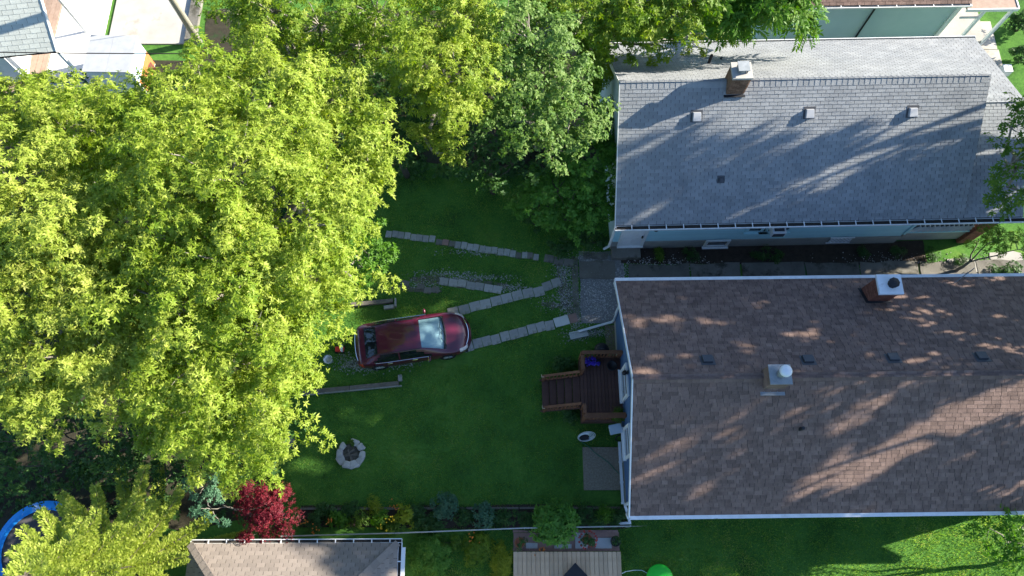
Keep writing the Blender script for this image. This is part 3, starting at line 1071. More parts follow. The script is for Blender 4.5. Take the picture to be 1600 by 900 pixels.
clapboard(w2x0, w2x1, 0.72, ZE2 - 0.1, w2y0 - 0.004, 'x', 0.1, 0.012).build('siding', 'teal', H2)
MB().box(((w2x0 + w2x1) / 2, w2y0 - 0.02, 0.35), (w2x1 - w2x0 + 0.04, 0.06, 0.73)).build('foundation', 'found', H2)
for x in (w2x0, w2x1):
    MB().box((x, w2y0 - 0.03, 2.0), (0.1, 0.08, 2.1)).build('corner_board', 'teal', H2)
m = MB()
m.bar((-0.02, -0.02, ZE2 - 0.06), (-0.02, W2 / 2, ZR2 - 0.06), 0.03, 0.15)
m.bar((-0.02, W2 + 0.02, ZE2 - 0.06), (-0.02, W2 / 2, ZR2 - 0.06), 0.03, 0.15)
m.build('rake_board', 'white_dirty', H2)
gutter((-0.05, -0.005, ZE2 + 0.0), (LX2 + 0.3, -0.005, ZE2 + 0.0), (0, -1, 0), 'white_dirty', H2, 0.2, 0.13, True, bracket=0.66)
gutter((-0.05, W2 + 0.005, ZE2 + 0.0), (LX2 + 0.05, W2 + 0.005, ZE2 + 0.0), (0, 1, 0), 'white_dirty', H2, 0.11, 0.1, True)
# downspout at the west corner
m = MB()
m.tube([(0.0, -0.08, ZE2 - 0.1), (0.05, 0.1, ZE2 - 0.35), (0.1, 0.24, ZE2 - 0.8), (0.1, 0.24, 0.5), (-0.1, 0.2, 0.3)], 0.055, 6)
m.build('downspout', 'white_dirty', H2)
# door
dx = to_local(H2, P(989, 372, 1.2)).x
dm = MB().box((dx, w2y0 - 0.045, 1.36), (0.86, 0.05, 2.02)).build('door', 'white', H2)
fr = MB()
for s in (-1, 1):
    fr.box((dx + s * 0.49, w2y0 - 0.05, 1.4), (0.11, 0.08, 2.12))
fr.box((dx, w2y0 - 0.05, 2.43), (1.09, 0.08, 0.1))
fr.box((dx, w2y0 - 0.08, 0.34), (1.09, 0.14, 0.05))
fr.build('door_frame', 'white_dirty', dm)
pn = MB()
for zz in (0.85, 1.55, 2.05):
    for s in (-1, 1):
        pn.box((dx + s * 0.2, w2y0 - 0.072, zz), (0.3, 0.012, 0.5 if zz < 2 else 0.3))
pn.build('door_panel', 'white', dm)
MB().box((dx + 0.36, w2y0 - 0.1, 1.35), (0.06, 0.07, 0.14)).build('door_handle', 'dark', dm)
# wall lamp, windows
q = to_local(H2, P(1026, 362, 2.3))
lm = MB()
lm.box((q.x, w2y0 - 0.03, 2.34), (0.14, 0.05, 0.14))
lm.lathe((q.x, w2y0 - 0.16, 2.2), [(0.05, 0.26), (0.12, 0.18), (0.1, 0.02), (0.03, 0.0)], 10)
lm.build('wall_lamp', 'dark', H2)
q = to_local(H2, P(1191, 355, 2.3))
window(H2, (q.x, w2y0 - 0.016, 2.1), 0.68, 0.95, 'x', 'teal', 0.05)
q = to_local(H2, P(1231, 355, 2.3))
window(H2, (q.x - 0.25, w2y0 - 0.016, 2.1), 1.0, 0.95, 'x', 'teal', 0.05)
acx = q.x - 0.3
for (px_, w_) in ((1120, 0.8),):
    q = to_local(H2, P(px_, 380, 0.5))
    window(H2, (q.x, w2y0 - 0.06, 0.5), w_, 0.42, 'x', 'white_dirty', 0.07, False, 'basement_window')
q = to_local(H2, P(1313, 377, 0.5))
lv = MB().box((q.x, w2y0 - 0.056, 0.5), (0.9, 0.015, 0.5)).build('lattice_vent', 'dark', H2)
lt = MB()
for k in range(-6, 7):
    for s in (-1, 1):
        c = k * 0.16
        a0, b0 = max(-0.45, c - 0.25), min(0.45, c + 0.25)
        if b0 > a0:
            za, zb = (a0 - c) * s, (b0 - c) * s
            lt.bar((q.x + a0, w2y0 - 0.075 - 0.004 * s, 0.5 + za), (q.x + b0, w2y0 - 0.075 - 0.004 * s, 0.5 + zb), 0.012, 0.03, up=(0, -1, 0.01))
for zz in (0.23, 0.77):
    lt.box((q.x, w2y0 - 0.075, zz), (1.0, 0.04, 0.06))
lt.build('lattice', 'white', lv)
# porch: floor, herringbone board rail, brick pier, beam
pf = MB().box(((w2x1 + LX2) / 2 + 0.02, 2.4, 0.55), (LX2 - w2x1 - 0.3, 4.0, 0.9)).build('porch_base', 'found', H2)
px0, px1 = w2x1 + 0.1, LX2 - 0.75
zb0, zb1 = 1.05, 1.95
ms = MB().box(((px0 + px1) / 2, 0.44, (zb0 + zb1) / 2), (px1 - px0, 0.03, zb1 - zb0)).build('porch_rail', 'dark', H2)
n = 13
for k in range(n):
    xa = px0 + (px1 - px0) * (k + 0.15) / n
    zc = (zb0 + zb1) / 2
    st = (px1 - px0) / n * 0.75
    b = MB()
    x_end = min(xa + 0.32, px1)
    fr_ = (x_end - xa) / 0.32
    b.bar((xa, 0.405, zb0), (x_end, 0.405, zb0 + (zc - zb0) * fr_), 0.025, st * 0.8, up=(0, -1, 0.001))
    b.bar((x_end, 0.405, zb1 - (zb1 - zc) * fr_), (xa, 0.405, zb1), 0.025, st * 0.8, up=(0, -1, 0.001))
    b.build('rail_board', 'white_dirty', ms)
cap = MB()
cap.box(((px0 + px1) / 2, 0.4, zb1 + 0.04), (px1 - px0 + 0.1, 0.12, 0.06))
cap.box(((px0 + px1) / 2, 0.4, zb0 - 0.04), (px1 - px0 + 0.1, 0.12, 0.08))
cap.build('rail_cap', 'teal', ms)
brick_shaft(H2, 'brick_pier', px1 + 0.08, px1 + 0.6, 0.25, 0.8, 0.0, 2.4, 'brick')
MB().box((px1 + 0.34, 0.52, 2.76), (0.3, 0.3, 0.7)).build('porch_post', 'white_dirty', H2)

zroof2 = lambda x, y: ZE2 + min(max(y, 0), W2 - max(y, 0)) * math.tan(PI2)
upS2 = (0, math.cos(PI2), math.sin(PI2))
for px, py in ((1088, 182), (1264, 177), (1425, 175)):
    q = on_roof(H2, px, py, zroof2)
    box_vent(H2, q.x, q.y, q.z, upS2, (1, 0, 0), 0.32, 0.32, 0.17, 'vent_light')
q = on_roof(H2, 1126, 281, zroof2)
box_vent(H2, q.x, q.y, q.z, upS2, (1, 0, 0), 0.16, 0.16, 0.1, 'vent')
q = on_roof(H2, 1150, 133, zroof2)
ch = brick_shaft(H2, 'brick_chimney', q.x - 0.34, q.x + 0.3, q.y - 0.25, q.y + 0.35, q.z - 0.5, q.z + 0.72, 'brick_old')
MB().box((q.x - 0.02, q.y + 0.05, q.z + 0.77), (0.72, 0.68, 0.1)).build('chimney_cap', 'concrete_pale', ch, bevel=0.012)
fl = MB()
fl.lathe((q.x - 0.02, q.y + 0.05, q.z + 0.82), [(0.15, 0), (0.15, 0.15), (0.05, 0.17)], 10)
fl.box((q.x - 0.02, q.y + 0.05, q.z + 1.05), (0.4, 0.4, 0.03))
for s in (-1, 1):
    fl.box((q.x - 0.02 + s * 0.16, q.y + 0.05, q.z + 0.94), (0.02, 0.3, 0.22))
fl.build('flue', 'galv', ch)
MB().bar((q.x - 0.42, q.y - 0.3, zroof2(0, q.y - 0.3) + 0.04), (q.x + 0.34, q.y - 0.3, zroof2(0, q.y - 0.3) + 0.04), 0.14, 0.03).build('flashing', 'dark', ch)
q = on_roof(H2, 1107, 99, zroof2)
MB().tube([(q.x, q.y, q.z - 0.05), (q.x, q.y, q.z + 0.5)], 0.06, 10).build('plumbing_vent', 'dark', H2)
q = on_roof(H2, 1126, 93, zroof2)
MB().tube([(q.x, q.y, q.z - 0.05), (q.x, q.y, q.z + 0.12)], 0.05, 10).build('plumbing_vent', 'vent', H2)

# window air conditioner in the grey-roofed house
ac = thing('window_air_conditioner', 'white air conditioner box sticking out of the teal house window', 'air conditioner', (0, 0, 0))
mw = Matrix.Translation(H2.location) @ Matrix.Rotation(H2.rotation_euler.z, 4, 'Z')
pc = mw @ Vector((acx, w2y0 - 0.22, 2.0))
ac.location = (pc.x, pc.y, pc.z - 0.18)
ac.rotation_euler = (0, 0, H2.rotation_euler.z)
MB().box((0, 0, 0.19), (0.55, 0.38, 0.36)).build('case', 'white', ac, bevel=0.02)
gr = MB()
for k in range(6):
    gr.box((0, -0.2, 0.07 + k * 0.045), (0.46, 0.02, 0.02))
gr.build('grille', 'vent', ac)
MB().box((0.0, 0.0, 0.376), (0.4, 0.22, 0.012)).build('top_vent', 'vent', ac)

# doorstep of the grey-roofed house
c = P(977, 398, 0.15)
stp = MB().box((0, 0, 0.15), (1.2, 0.62, 0.3)).build('doorstep', 'concrete', None, bevel=0.015)
stp.location = (c.x + 0.02, c.y + 0.12, 0)
stp.rotation_euler = (0, 0, R(1.3))
tag(stp, 'low concrete doorstep block under the white side door', 'step')

# ------------------------------------------------------------------ neighbouring house at the top right
H3 = thing('brown_eave_house', 'blue-grey walled house with brown roof edge and small white porch, top right corner', 'house', P(1285, 9, 3.0) * 1.0, R(1.0))
H3.location.z = 0
x_end = 6.35
w = MB()
w.box((x_end / 2 - 1.0, 2.35, 1.45), (x_end + 2.0, 4.0, 2.9))
w.build('wall', 'teal_wall', H3)
rf = MB()
rf.add([(-2.4, 0, 3.0), (x_end + 0.1, 0, 3.0), (x_end + 0.1, 4.4, 5.2), (-2.4, 4.4, 5.2), (-2.4, 0, 2.9), (x_end + 0.1, 0, 2.9), (x_end + 0.1, 4.4, 5.1), (-2.4, 4.4, 5.1)],
       [(0, 1, 2, 3), (7, 6, 5, 4), (0, 4, 5, 1), (1, 5, 6, 2), (2, 6, 7, 3), (3, 7, 4, 0)])
rf3 = rf.build('roof', 'roof_deck', H3)
p3 = math.atan2(2.2, 4.4)
shingle_field([((-2.4, 0, 3.0), (1, 0, 0), (0, math.cos(p3), math.sin(p3)), x_end + 2.5, 4.88, None)], 0.14, 0.3, 0.013, 'shingle_brown', H3, rf3, 0)
gutter((-2.4, -0.005, 3.0), (x_end + 0.1, -0.005, 3.0), (0, -1, 0), 'white_dirty', H3, 0.11, 0.1, True, bracket=0.8)
MB().box((x_end, 0.33, 1.45), (0.2, 0.1, 2.9)).build('corner_board', 'white', H3)
MB().tube([(2.6, 0.29, 2.9), (2.6, 0.29, 0.2)], 0.04, 6).build('downspout', 'dark', H3)
pr = MB().box((x_end + 1.15, 0.95, 2.72), (2.2, 2.1, 0.1)).build('porch_roof', 'brownboard', H3)
f3 = MB()
f3.box((x_end + 1.15, -0.12, 2.72), (2.26, 0.06, 0.16))
f3.box((x_end + 2.27, 0.95, 2.72), (0.06, 2.1, 0.16))
f3.build('fascia', 'white', pr)
for x in (x_end + 0.95, x_end + 2.15):
    MB().box((x, 0.0, 1.34), (0.12, 0.12, 2.66)).build('porch_post', 'white', H3)
MB().bar((x_end + 0.1, -0.0, 2.1), (x_end + 0.95, 0.0, 2.1), 0.06, 0.08).build('porch_rail', 'white', H3)
MB().box((x_end + 1.15, 1.1, 0.2), (2.3, 2.2, 0.4)).build('porch_floor', 'concrete_pale', H3)

# ------------------------------------------------------------------ garage with tan hip roof at the bottom
c = P(622, 848, 2.4)
H5 = thing('tan_roof_garage', 'low garage with tan shingle hip roof and white gutters at the bottom edge', 'garage', (c.x, c.y, 0), R(0.3))
GL, GW, GZ, GR = 7.1, 6.2, 2.4, 1.55        # extends to -x and -y
m = MB()
h = GW / 2
A_, B_, C_, D_ = (-GL, 0, GZ), (0, 0, GZ), (0, -GW, GZ), (-GL, -GW, GZ)
E_, F_ = (-GL + h, -h, GZ + GR), (-h, -h, GZ + GR)
lo = [(p[0], p[1], GZ - 0.1) for p in (A_, B_, C_, D_)]
m.add([A_, B_, C_, D_, E_, F_] + lo, [(1, 0, 4, 5), (2, 1, 5), (3, 2, 5, 4), (0, 3, 4), (6, 7, 8, 9), (0, 1, 7, 6), (1, 2, 8, 7), (2, 3, 9, 8), (3, 0, 6, 9)])
rf5 = m.build('roof', 'roof_deck', H5)
p5 = math.atan2(GR, h)
sl5 = math.hypot(h, GR)
cs5 = math.cos(p5)


def keep_n(x0, x1, y):
    a_ = y * cs5
    x0, x1 = max(x0, a_), min(x1, GL - a_)
    return (x0, x1) if x1 > x0 else None


def keep_e(x0, x1, y):
    a_ = y * cs5
    x0, x1 = max(x0, a_), min(x1, GW - a_)
    return (x0, x1) if x1 > x0 else None


shingle_field([((0, 0, GZ), (-1, 0, 0), (0, -cs5, math.sin(p5)), GL, sl5, keep_n),
               ((0, -GW, GZ), (0, 1, 0), (-cs5, 0, math.sin(p5)), GW, sl5, keep_e),
               ((-GL, 0, GZ), (0, -1, 0), (cs5, 0, math.sin(p5)), GW, sl5, keep_e),
               ((-GL, -GW, GZ), (1, 0, 0), (0, cs5, math.sin(p5)), GL, sl5, keep_n)], 0.14, 0.3, 0.012, 'shingle_tan', H5, rf5, 300)
hp = Vector(F_) - Vector(B_)
hip = MB()
for k in range(16):
    a_ = Vector(B_) + hp * (k / 16)
    b_ = Vector(B_) + hp * ((k + 1.1) / 16)
    hip.bar(a_ + Vector((0, 0, 0.035)), b_ + Vector((0, 0, 0.025)), 0.24, 0.012)
for (c0_, c1_) in ((A_, E_), (C_, F_), (D_, E_)):
    hq = Vector(c1_) - Vector(c0_)
    for k in range(16):
        hip.bar(Vector(c0_) + hq * (k / 16) + Vector((0, 0, 0.035)), Vector(c0_) + hq * ((k + 1.1) / 16) + Vector((0, 0, 0.025)), 0.24, 0.012)
hip.build('hip_cap', 'shingle_tan', rf5)['kind'] = 'stuff'
MB().box((-GL / 2, -GW / 2, 1.15), (GL - 0.7, GW - 0.7, 2.3)).build('wall', 'plaster', H5)
gutter((-GL, 0.005, GZ + 0.01), (0.12, 0.005, GZ + 0.01), (0, 1, 0), 'white_dirty', H5, 0.12, 0.1, True, bracket=0.62)
gutter((0.005, -GW, GZ + 0.01), (0.005, 0.0, GZ + 0.01), (1, 0, 0), 'white', H5, 0.13, 0.1, True, bracket=0.7)
MB().box((0.2, -0.75, GZ - 0.06), (0.1, 1.2, 0.08)).build('gutter_extension', 'white', H5)

# ------------------------------------------------------------------ top left yard: house, shed, slabs
c = P(88, 80, 2.5)
H4 = thing('pale_roof_house', 'house corner with pale greyish white shingle roof, top left corner', 'house', (c.x, c.y, 0), R(7))
m = MB()
m.add([(-8, 0, 2.5), (0, 0, 2.5), (0, 3.2, 5.2), (-8, 3.2, 5.2), (-8, 0, 2.4), (0, 0, 2.4), (0, 3.2, 5.1), (-8, 3.2, 5.1)],
      [(0, 1, 2, 3), (7, 6, 5, 4), (0, 4, 5, 1), (1, 5, 6, 2), (2, 6, 7, 3), (3, 7, 4, 0)])
rf4 = m.build('roof', 'roof_deck', H4)
p4 = math.atan2(2.7, 3.2)
shingle_field([((-8, 0, 2.5), (1, 0, 0), (0, math.cos(p4), math.sin(p4)), 8, 4.18, None)], 0.2, 0.45, 0.015, 'shingle_pale', H4, rf4, 120)
MB().bar((0.02, -0.02, 2.46), (0.02, 3.2, 5.16), 0.04, 0.14).build('rake_board', 'white_dirty', H4)
MB().box((-5.2, 2.2, 1.2), (5.0, 3.4, 2.4)).build('wall', 'white_dirty', H4)
MB().box((-0.25, 0.4, 1.2), (0.12, 0.12, 2.4)).build('carport_post', 'white_dirty', H4)
MB().box((-0.25, 3.0, 2.4), (0.12, 0.12, 4.8)).build('carport_post', 'white_dirty', H4)

root = struct_root('boardwalk')
for k in range(7):
    x = -23.2 + k * 0.25
    b = MB().box((x, 22.9, 0.05), (0.235, 7.0, 0.06)).build('board', 'brownboard', root)

root = struct_root('yard_paving')
q = P(92, 100, 0)
MB().box((-20.4, 23.0, 0.02), (2.3, 8.0, 0.05)).build('slab', 'concrete_white', root)
MB().box((-17.2, 24.6, 0.03), (3.6, 5.0, 0.06)).build('slab', 'concrete_pale', root)
MB().box((-15.1, 24.6, 0.1), (0.5, 5.0, 0.2)).build('slab', 'concrete', root)

S = thing('garden_shed', 'small shed with flat pale grey metal roof above the left trees', 'shed', (P(172, 84, 1.9).x, P(172, 84, 1.9).y, 0), R(-1))
MB().box((0, 0, 0.93), (1.95, 1.7, 1.8)).build('wall', 'white_dirty', S)
for k in range(2):
    MB().box((-0.52 + k * 1.04, 0, 1.9), (1.03, 1.9, 0.05)).build('roof_panel', 'vent_light', S)
MB().box((0.99, 0.02, 1.4), (0.03, 1.6, 0.8)).build('side_panel', 'bluepanel', S)
MB().box((1.0, 0.02, 0.55), (0.03, 1.6, 0.85)).build('side_panel', 'orange', S)
c = P(228, 100, 0.3)
dr = MB()
a0, a1 = Vector((-0.35, 0.3, 0.62)), Vector((0.3, -0.45, 0.3))
dr.tube([a0, a0.lerp(a1, 0.03), a0.lerp(a1, 0.33), a0.lerp(a1, 0.35), a0.lerp(a1, 0.37), a0.lerp(a1, 0.66), a0.lerp(a1, 0.68), a0.lerp(a1, 0.7), a1],
        (0.3, 0.28, 0.28, 0.3, 0.28, 0.28, 0.3, 0.28, 0.3), 18)
o = dr.build('rusty_drum', 'rust', None)
o.location = (c.x, c.y, 0)
tag(o, 'rusty dark red steel drum lying beside the small shed', 'drum')
c = P(311, 66, 0)
o = thing('utility_pole', 'tall pale wooden utility pole rising out of the trees, top left', 'pole', (c.x, c.y, 0))
MB().tube([(0, 0, -0.1), (0, 0, 11.5)], (0.17, 0.12), 12).build('shaft', 'pole', o, True)
MB().box((0, 0, 10.6), (2.2, 0.1, 0.12)).build('crossarm', 'pole', o)
MB().tube([(0.35, -0.9, 0), (0.05, -0.02, 6.0)], 0.012, 5).build('guy_wire', 'wire', o)
w = MB()
a_, b_ = P(-40, 81, 5.8), Vector((4.0, 19.6, 3.9))
pts = []
for i in range(25):
    t = i / 24
    p = a_.lerp(b_, t)
    p.z -= 0.9 * math.sin(math.pi * t) * 0.6
    pts.append(p)
w.tube(pts, 0.022, 5)
o = w.build('overhead_cable', 'wire', None)
tag(o, 'thin black overhead cable crossing above the shed roof', 'cable')


# ------------------------------------------------------------------ alley, gravel, paths
def irregular(x0, x1, y0, y1, j=0.06, n=4):
    pts = []
    for i in range(n):
        pts.append((x0 + (x1 - x0) * i / n + random.uniform(-j, j) * (i > 0), y0 + random.uniform(-j, j)))
    pts.append((x1, y0))
    for i in range(1, n):
        pts.append((x1 + random.uniform(-j, j) * 0.5, y0 + (y1 - y0) * i / n))
    for i in range(n):
        pts.append((x1 - (x1 - x0) * i / n, y1 + random.uniform(-j, j)))
    for i in range(n):
        pts.append((x0 + random.uniform(-j, j) * 0.5, y1 - (y1 - y0) * i / n))
    return pts


root = struct_root('alley')
x = 4.9
for w_ in (2.6, 2.15, 2.7, 2.3, 2.5, 2.4, 2.2):
    MB().prism(irregular(x, x + w_ - 0.06, 9.35 + 0.01 * x, 11.0 + 0.01 * x), -0.05, 0.03 + random.uniform(0, 0.012)).build('slab', 'concrete', root)
    x += w_
for (a_, b_) in (((905, 408), (962, 436)), ((911, 395), (950, 405))):
    p, q = P(*a_), P(*b_)
    MB().prism(irregular(p.x, q.x, q.y, p.y, 0.05), -0.05, 0.03).build('slab', 'concrete', root)
for (a_, b_, sc) in (((1480, 405), (1530, 425), 1), ((1545, 395), (1600, 418), 1)):
    p, q = P(*a_), P(*b_)
    MB().prism(irregular(p.x, q.x, q.y, p.y, 0.08), -0.05, 0.025).build('slab', 'concrete_pale', root)
root = struct_root('gravel_yard')
p, q = P(905, 396), P(975, 506)
MB().prism(irregular(p.x, q.x + 0.1, q.y, p.y + 0.1, 0.08), -0.05, 0.008).build('gravel_bed', 'gravel', root)
p, q = P(893, 402), P(906, 500)
MB().prism(irregular(p.x, q.x, q.y, p.y, 0.06), -0.05, 0.02).build('kerb_strip', 'concrete', root)
p, q = P(945, 508), P(975, 556)
MB().prism(irregular(p.x, q.x, q.y, p.y, 0.03), -0.05, 0.012).build('side_pad', 'aggregate', root)
# planting strips of bare soil along the foundation and beside the fence
root = struct_root('garden_bed')
MB().prism(irregular(4.6, 17.5, 11.05, 12.1, 0.05, 8), -0.05, 0.012).build('foundation_strip', 'soil', root)
MB().prism(irregular(P(470, 800).x, 4.3, 0.45, 1.28, 0.06, 10), -0.05, 0.014).build('flower_bed', 'soil', root)
for k in range(9):
    a_ = P(470 + k * 57, 795 - k * 0.2, 0.05)
    b_ = P(470 + (k + 1) * 57 - 2, 795 - k * 0.2, 0.05)
    MB().bar(a_, b_, 0.08, 0.14).build('edging_board', 'oldwood', root)
root = struct_root('woodland_floor')
MB().prism(irregular(-24, -9.0, 0.6, 13.5, 0.5, 9), -.05, .01).build('litter_or_shade', 'litter', root)
MB().prism(irregular(-14.6, 3.6, 15.6, 24.0, 0.5, 9), -.05, .014).build('litter_or_shade', 'litter', root)
MB().prism(irregular(-24, -9.2, 13.4, 21.0, 0.4, 9), -.05, .006).build('litter_or_shade', 'litter', root)
# walk at the far right
root = struct_root('walkway')
for k in range(4):
    MB().box((22.0 + 0.05 * k, 22.6 - k * 1.6, 0.0), (1.5, 1.57, 0.07)).build('slab', 'concrete_pale', root)


def slab_row(root, a, b, n, size, mats, jit=0.03, z=0.03):
    pa, pb = P(*a), P(*b)
    d = pb - pa
    ang = math.atan2(d.y, d.x)
    for k in range(n):
        if mats[k % len(mats)] is None:
            continue
        c = pa.lerp(pb, (k + 0.5) / n)
        b_ = MB().box((0, 0, 0), (d.length / n - 0.022, size, 0.06)).build('paver', mats[k % len(mats)], root)
        b_.location = (c.x + random.uniform(-jit, jit) * 0.3, c.y + random.uniform(-jit, jit), z - 0.03 + random.uniform(0, 0.012))
        b_.rotation_euler = (random.uniform(-0.02, 0.02), random.uniform(-0.02, 0.02), ang + random.uniform(-0.05, 0.05))


root = struct_root('path')
slab_row(root, (603, 365), (680, 375), 8, 0.3, ['slab'])
slab_row(root, (681, 377), (712, 382), 3, 0.26, ['concrete', 'slab_red', 'concrete'])
slab_row(root, (711, 382), (806, 398), 10, 0.31, ['slab'])
slab_row(root, (806, 398), (842, 402), 4, 0.28, ['concrete', 'slab', 'concrete', 'slab'])
slab_row(root, (850, 404), (896, 412), 3, 0.34, ['concrete'])
root = struct_root('path')
slab_row(root, (687, 438), (784, 454), 7, 0.33, ['slab'])
slab_row(root, (628, 443), (686, 456), 5, 0.28, ['concrete', None, 'concrete', 'concrete', 'concrete'], 0.06, 0.022)
root = struct_root('path')
slab_row(root, (700, 489), (850, 453), 9, 0.4, ['slab'], 0.035)
slab_row(root, (848, 449), (876, 440), 2, 0.38, ['slab'], 0.02)
root = struct_root('path')
slab_row(root, (725, 543), (866, 506), 10, 0.4, ['slab', 'slab', 'slab'], 0.03)
slab_row(root, (866, 505), (889, 499), 1, 0.4, ['slab_pale'], 0.0)
slab_row(root, (889, 499), (902, 496), 1, 0.38, ['slab_red'], 0.0)


root = struct_root('worn_track')
for (a_, b_, hw) in (((640, 436), (795, 447), .22), ((600, 448), (690, 455), .12), ((535, 572), (640, 560), .2), ((640, 560), (725, 545), .14), ((872, 408), (893, 500), .25), ((845, 475), (890, 480), .15)):
    pa, pb = P(*a_), P(*b_)
    d_ = (pb - pa).normalized()
    n_ = Vector((-d_.y, d_.x, 0))
    up_, lo_ = [], []
    for i in range(13):
        c = pa.lerp(pb, i / 12)
        t_ = math.sin(math.pi * (0.06 + 0.88 * i / 12)) ** .6
        up_.append(c + n_ * hw * t_ * random.uniform(.6, 1.3))
        lo_.append(c - n_ * hw * t_ * random.uniform(.6, 1.3))
    MB().prism([(p_.x, p_.y) for p_ in lo_ + up_[::-1]], -.03, .006).build('bare_earth', 'earth', root)


def stones(name, regions, rr=(0.012, 0.034), material='stone', parent=None):
    """scattered stones; regions: (px,py,sx,sy,n)"""
    m = MB()
    oct_f = [(0, 2, 4), (2, 1, 4), (1, 3, 4), (3, 0, 4), (2, 0, 5), (1, 2, 5), (3, 1, 5), (0, 3, 5)]
    for (px, py, sx, sy, n) in regions:
        for _ in range(n):
            c = P(px + random.gauss(0, sx), py + random.gauss(0, sy), 0)
            r = random.uniform(*rr)
            a_ = random.uniform(0, 6.3)
            v_ = []
            for k, (ux, uy, uz) in enumerate(((1, 0, 0), (-1, 0, 0), (0, 1, 0), (0, -1, 0), (0, 0, 0.7), (0, 0, -0.5))):
                s = r * random.uniform(0.7, 1.25)
                v_.append((c.x + (ux * math.cos(a_) - uy * math.sin(a_)) * s, c.y + (ux * math.sin(a_) + uy * math.cos(a_)) * s, 0.012 + uz * s))
            m.add(v_, oct_f)
    o = m.build(name, material, parent)
    o['kind'] = 'stuff'
    return o


o = stones('gravel', [(690, 428, 24, 3, 260), (745, 434, 26, 3, 300), (800, 450, 14, 4, 200), (660, 443, 20, 4, 140), (880, 425, 8, 12, 350),
                      (885, 465, 8, 16, 450), (860, 470, 12, 7, 120), (900, 500, 5, 8, 260), (930, 470, 15, 18, 1500), (955, 430, 25, 10, 700),
                      (925, 402, 12, 6, 300), (740, 393, 30, 4, 220), (900, 525, 12, 5, 150), (575, 572, 22, 5, 420), (620, 566, 18, 4, 300),
                      (545, 566, 12, 8, 200), (930, 520, 12, 4, 250), (1030, 415, 40, 8, 500), (1400, 412, 60, 9, 400), (1560, 412, 30, 8, 300)])
o['label'] = 'loose pale gravel scattered along the paver tracks'

p, q = P(910, 699), P(976, 766)
o = MB().box(((p.x + q.x) / 2, (p.y + q.y) / 2, 0.02), (q.x - p.x, p.y - q.y, 0.1)).build('patio', 'aggregate', None)
structure(o)

# ------------------------------------------------------------------ fire ring
c = P(549, 709, 0)
FR = thing('fire_ring', 'round ring of pale stones with ash in it on the lawn', 'fire pit', (c.x, c.y, 0))
for k in range(10):
    if k == 3:
        continue
    a_ = 2 * math.pi * k / 10 + random.uniform(-0.1, 0.1)
    bm = bmesh.new()
    bmesh.ops.create_icosphere(bm, subdivisions=2, radius=1.0)
    sx, sy, sz = random.uniform(0.15, 0.22), random.uniform(0.12, 0.17), random.uniform(0.1, 0.14)
    for v in bm.verts:
        n_ = v.co.copy()
        f_ = 1 + 0.16 * math.sin(3.1 * n_.x + k) * math.cos(2.7 * n_.y - k)
        v.co = Vector((max(-0.8, min(0.8, n_.x)) * sx * f_ * 1.15, max(-0.75, min(0.75, n_.y)) * sy * f_ * 1.2, max(-0.5, min(0.7, n_.z)) * sz * 1.3))
    me = bpy.data.meshes.new('ring_stone')
    bm.to_mesh(me)
    bm.free()
    me.materials.append(M['fire_stone'])
    o = link('ring_stone', me, FR)
    o.location = (0.44 * math.cos(a_), 0.44 * math.sin(a_), 0.06)
    o.rotation_euler = (0, random.uniform(-0.1, 0.1), a_ + math.pi / 2)
MB().lathe((0, 0, 0), [(0.42, 0.0), (0.36, 0.03), (0.2, 0.05), (0.02, 0.045)], 18).build('ash_bed', 'ash', FR, True)
for k in range(6):
    a_ = random.uniform(0, 6.3)
    b = MB().tube([(0.28 * math.cos(a_), 0.28 * math.sin(a_), 0.06), (-0.2 * math.cos(a_ + 0.5), -0.2 * math.sin(a_ + 0.5), 0.11)], (0.03, 0.02), 6)
    b.build('burnt_stick', 'oldwood', FR)
shrub('weed_tuft', 'green weeds growing out of the top of the stone fire ring', 549, 694, 0.22, 0.16, 'lf_mid', 'star', (0.06, 0.1), 0.3, 5, 8, cat='weeds', rc=(0.06, 0.1))

# ------------------------------------------------------------------ timber parking borders
TB = thing('timber_border', 'long weathered timber border with short return end below the maroon car', 'border', (0, 0, 0))
a_, b_, c_ = P(470, 614, 0.12), P(624, 599, 0.12), P(623, 586, 0.12)
TB.location = (b_.x, b_.y, 0)
for k in range(2):
    s_, e_ = a_.lerp(b_, k / 2), a_.lerp(b_, (k + 1) / 2 - 0.004)
    MB().bar(s_ - TB.location, e_ - TB.location, 0.17, 0.16).build('timber', 'oldwood', TB, bevel=0.01)
MB().bar(b_ + Vector((0.03, 0.09, 0.002)) - TB.location, c_ + Vector((0.05, 0, 0)) - TB.location, 0.15, 0.17).build('timber', 'slab', TB, bevel=0.01)
MB().bar(a_ + Vector((0, -0.1, 0)) - TB.location, b_ + Vector((0.1, -0.1, 0)) - TB.location, 0.04, 0.12).build('edging', 'slab', TB)
TB2 = thing('timber_border', 'short weathered timber with a concrete block end above the maroon car', 'border', (0, 0, 0))
a_, b_ = P(545, 477, 0.12), P(614, 470, 0.12)
TB2.location = (b_.x, b_.y, 0)
MB().bar(a_ - TB2.location, b_ - TB2.location, 0.17, 0.16).build('timber', 'oldwood', TB2, bevel=0.01)
c_ = P(608, 480, 0.08) - TB2.location
MB().box(c_, (0.42, 0.15, 0.16), R(8)).build('block', 'slab', TB2, bevel=0.01)
MB().box(P(618, 473, 0.1) - TB2.location, (0.06, 0.36, 0.18), R(3)).build('end_board', 'slab', TB2)

# ------------------------------------------------------------------ splash block, patio items
c = P(905, 522, 0)
SB = MB()
SB.box((0, 0, 0.02), (0.75, 0.28, 0.03))
for s in (-1, 1):
    SB.box((0, s * 0.13, 0.05), (0.75, 0.04, 0.06))
o = SB.build('splash_block', 'slab_pale', None)
o.location = (c.x - 0.02, c.y - 0.02, 0)
o.rotation_euler = (0, 0, R(13))
tag(o, 'pale concrete splash block under the end of the white downspout', 'splash block')

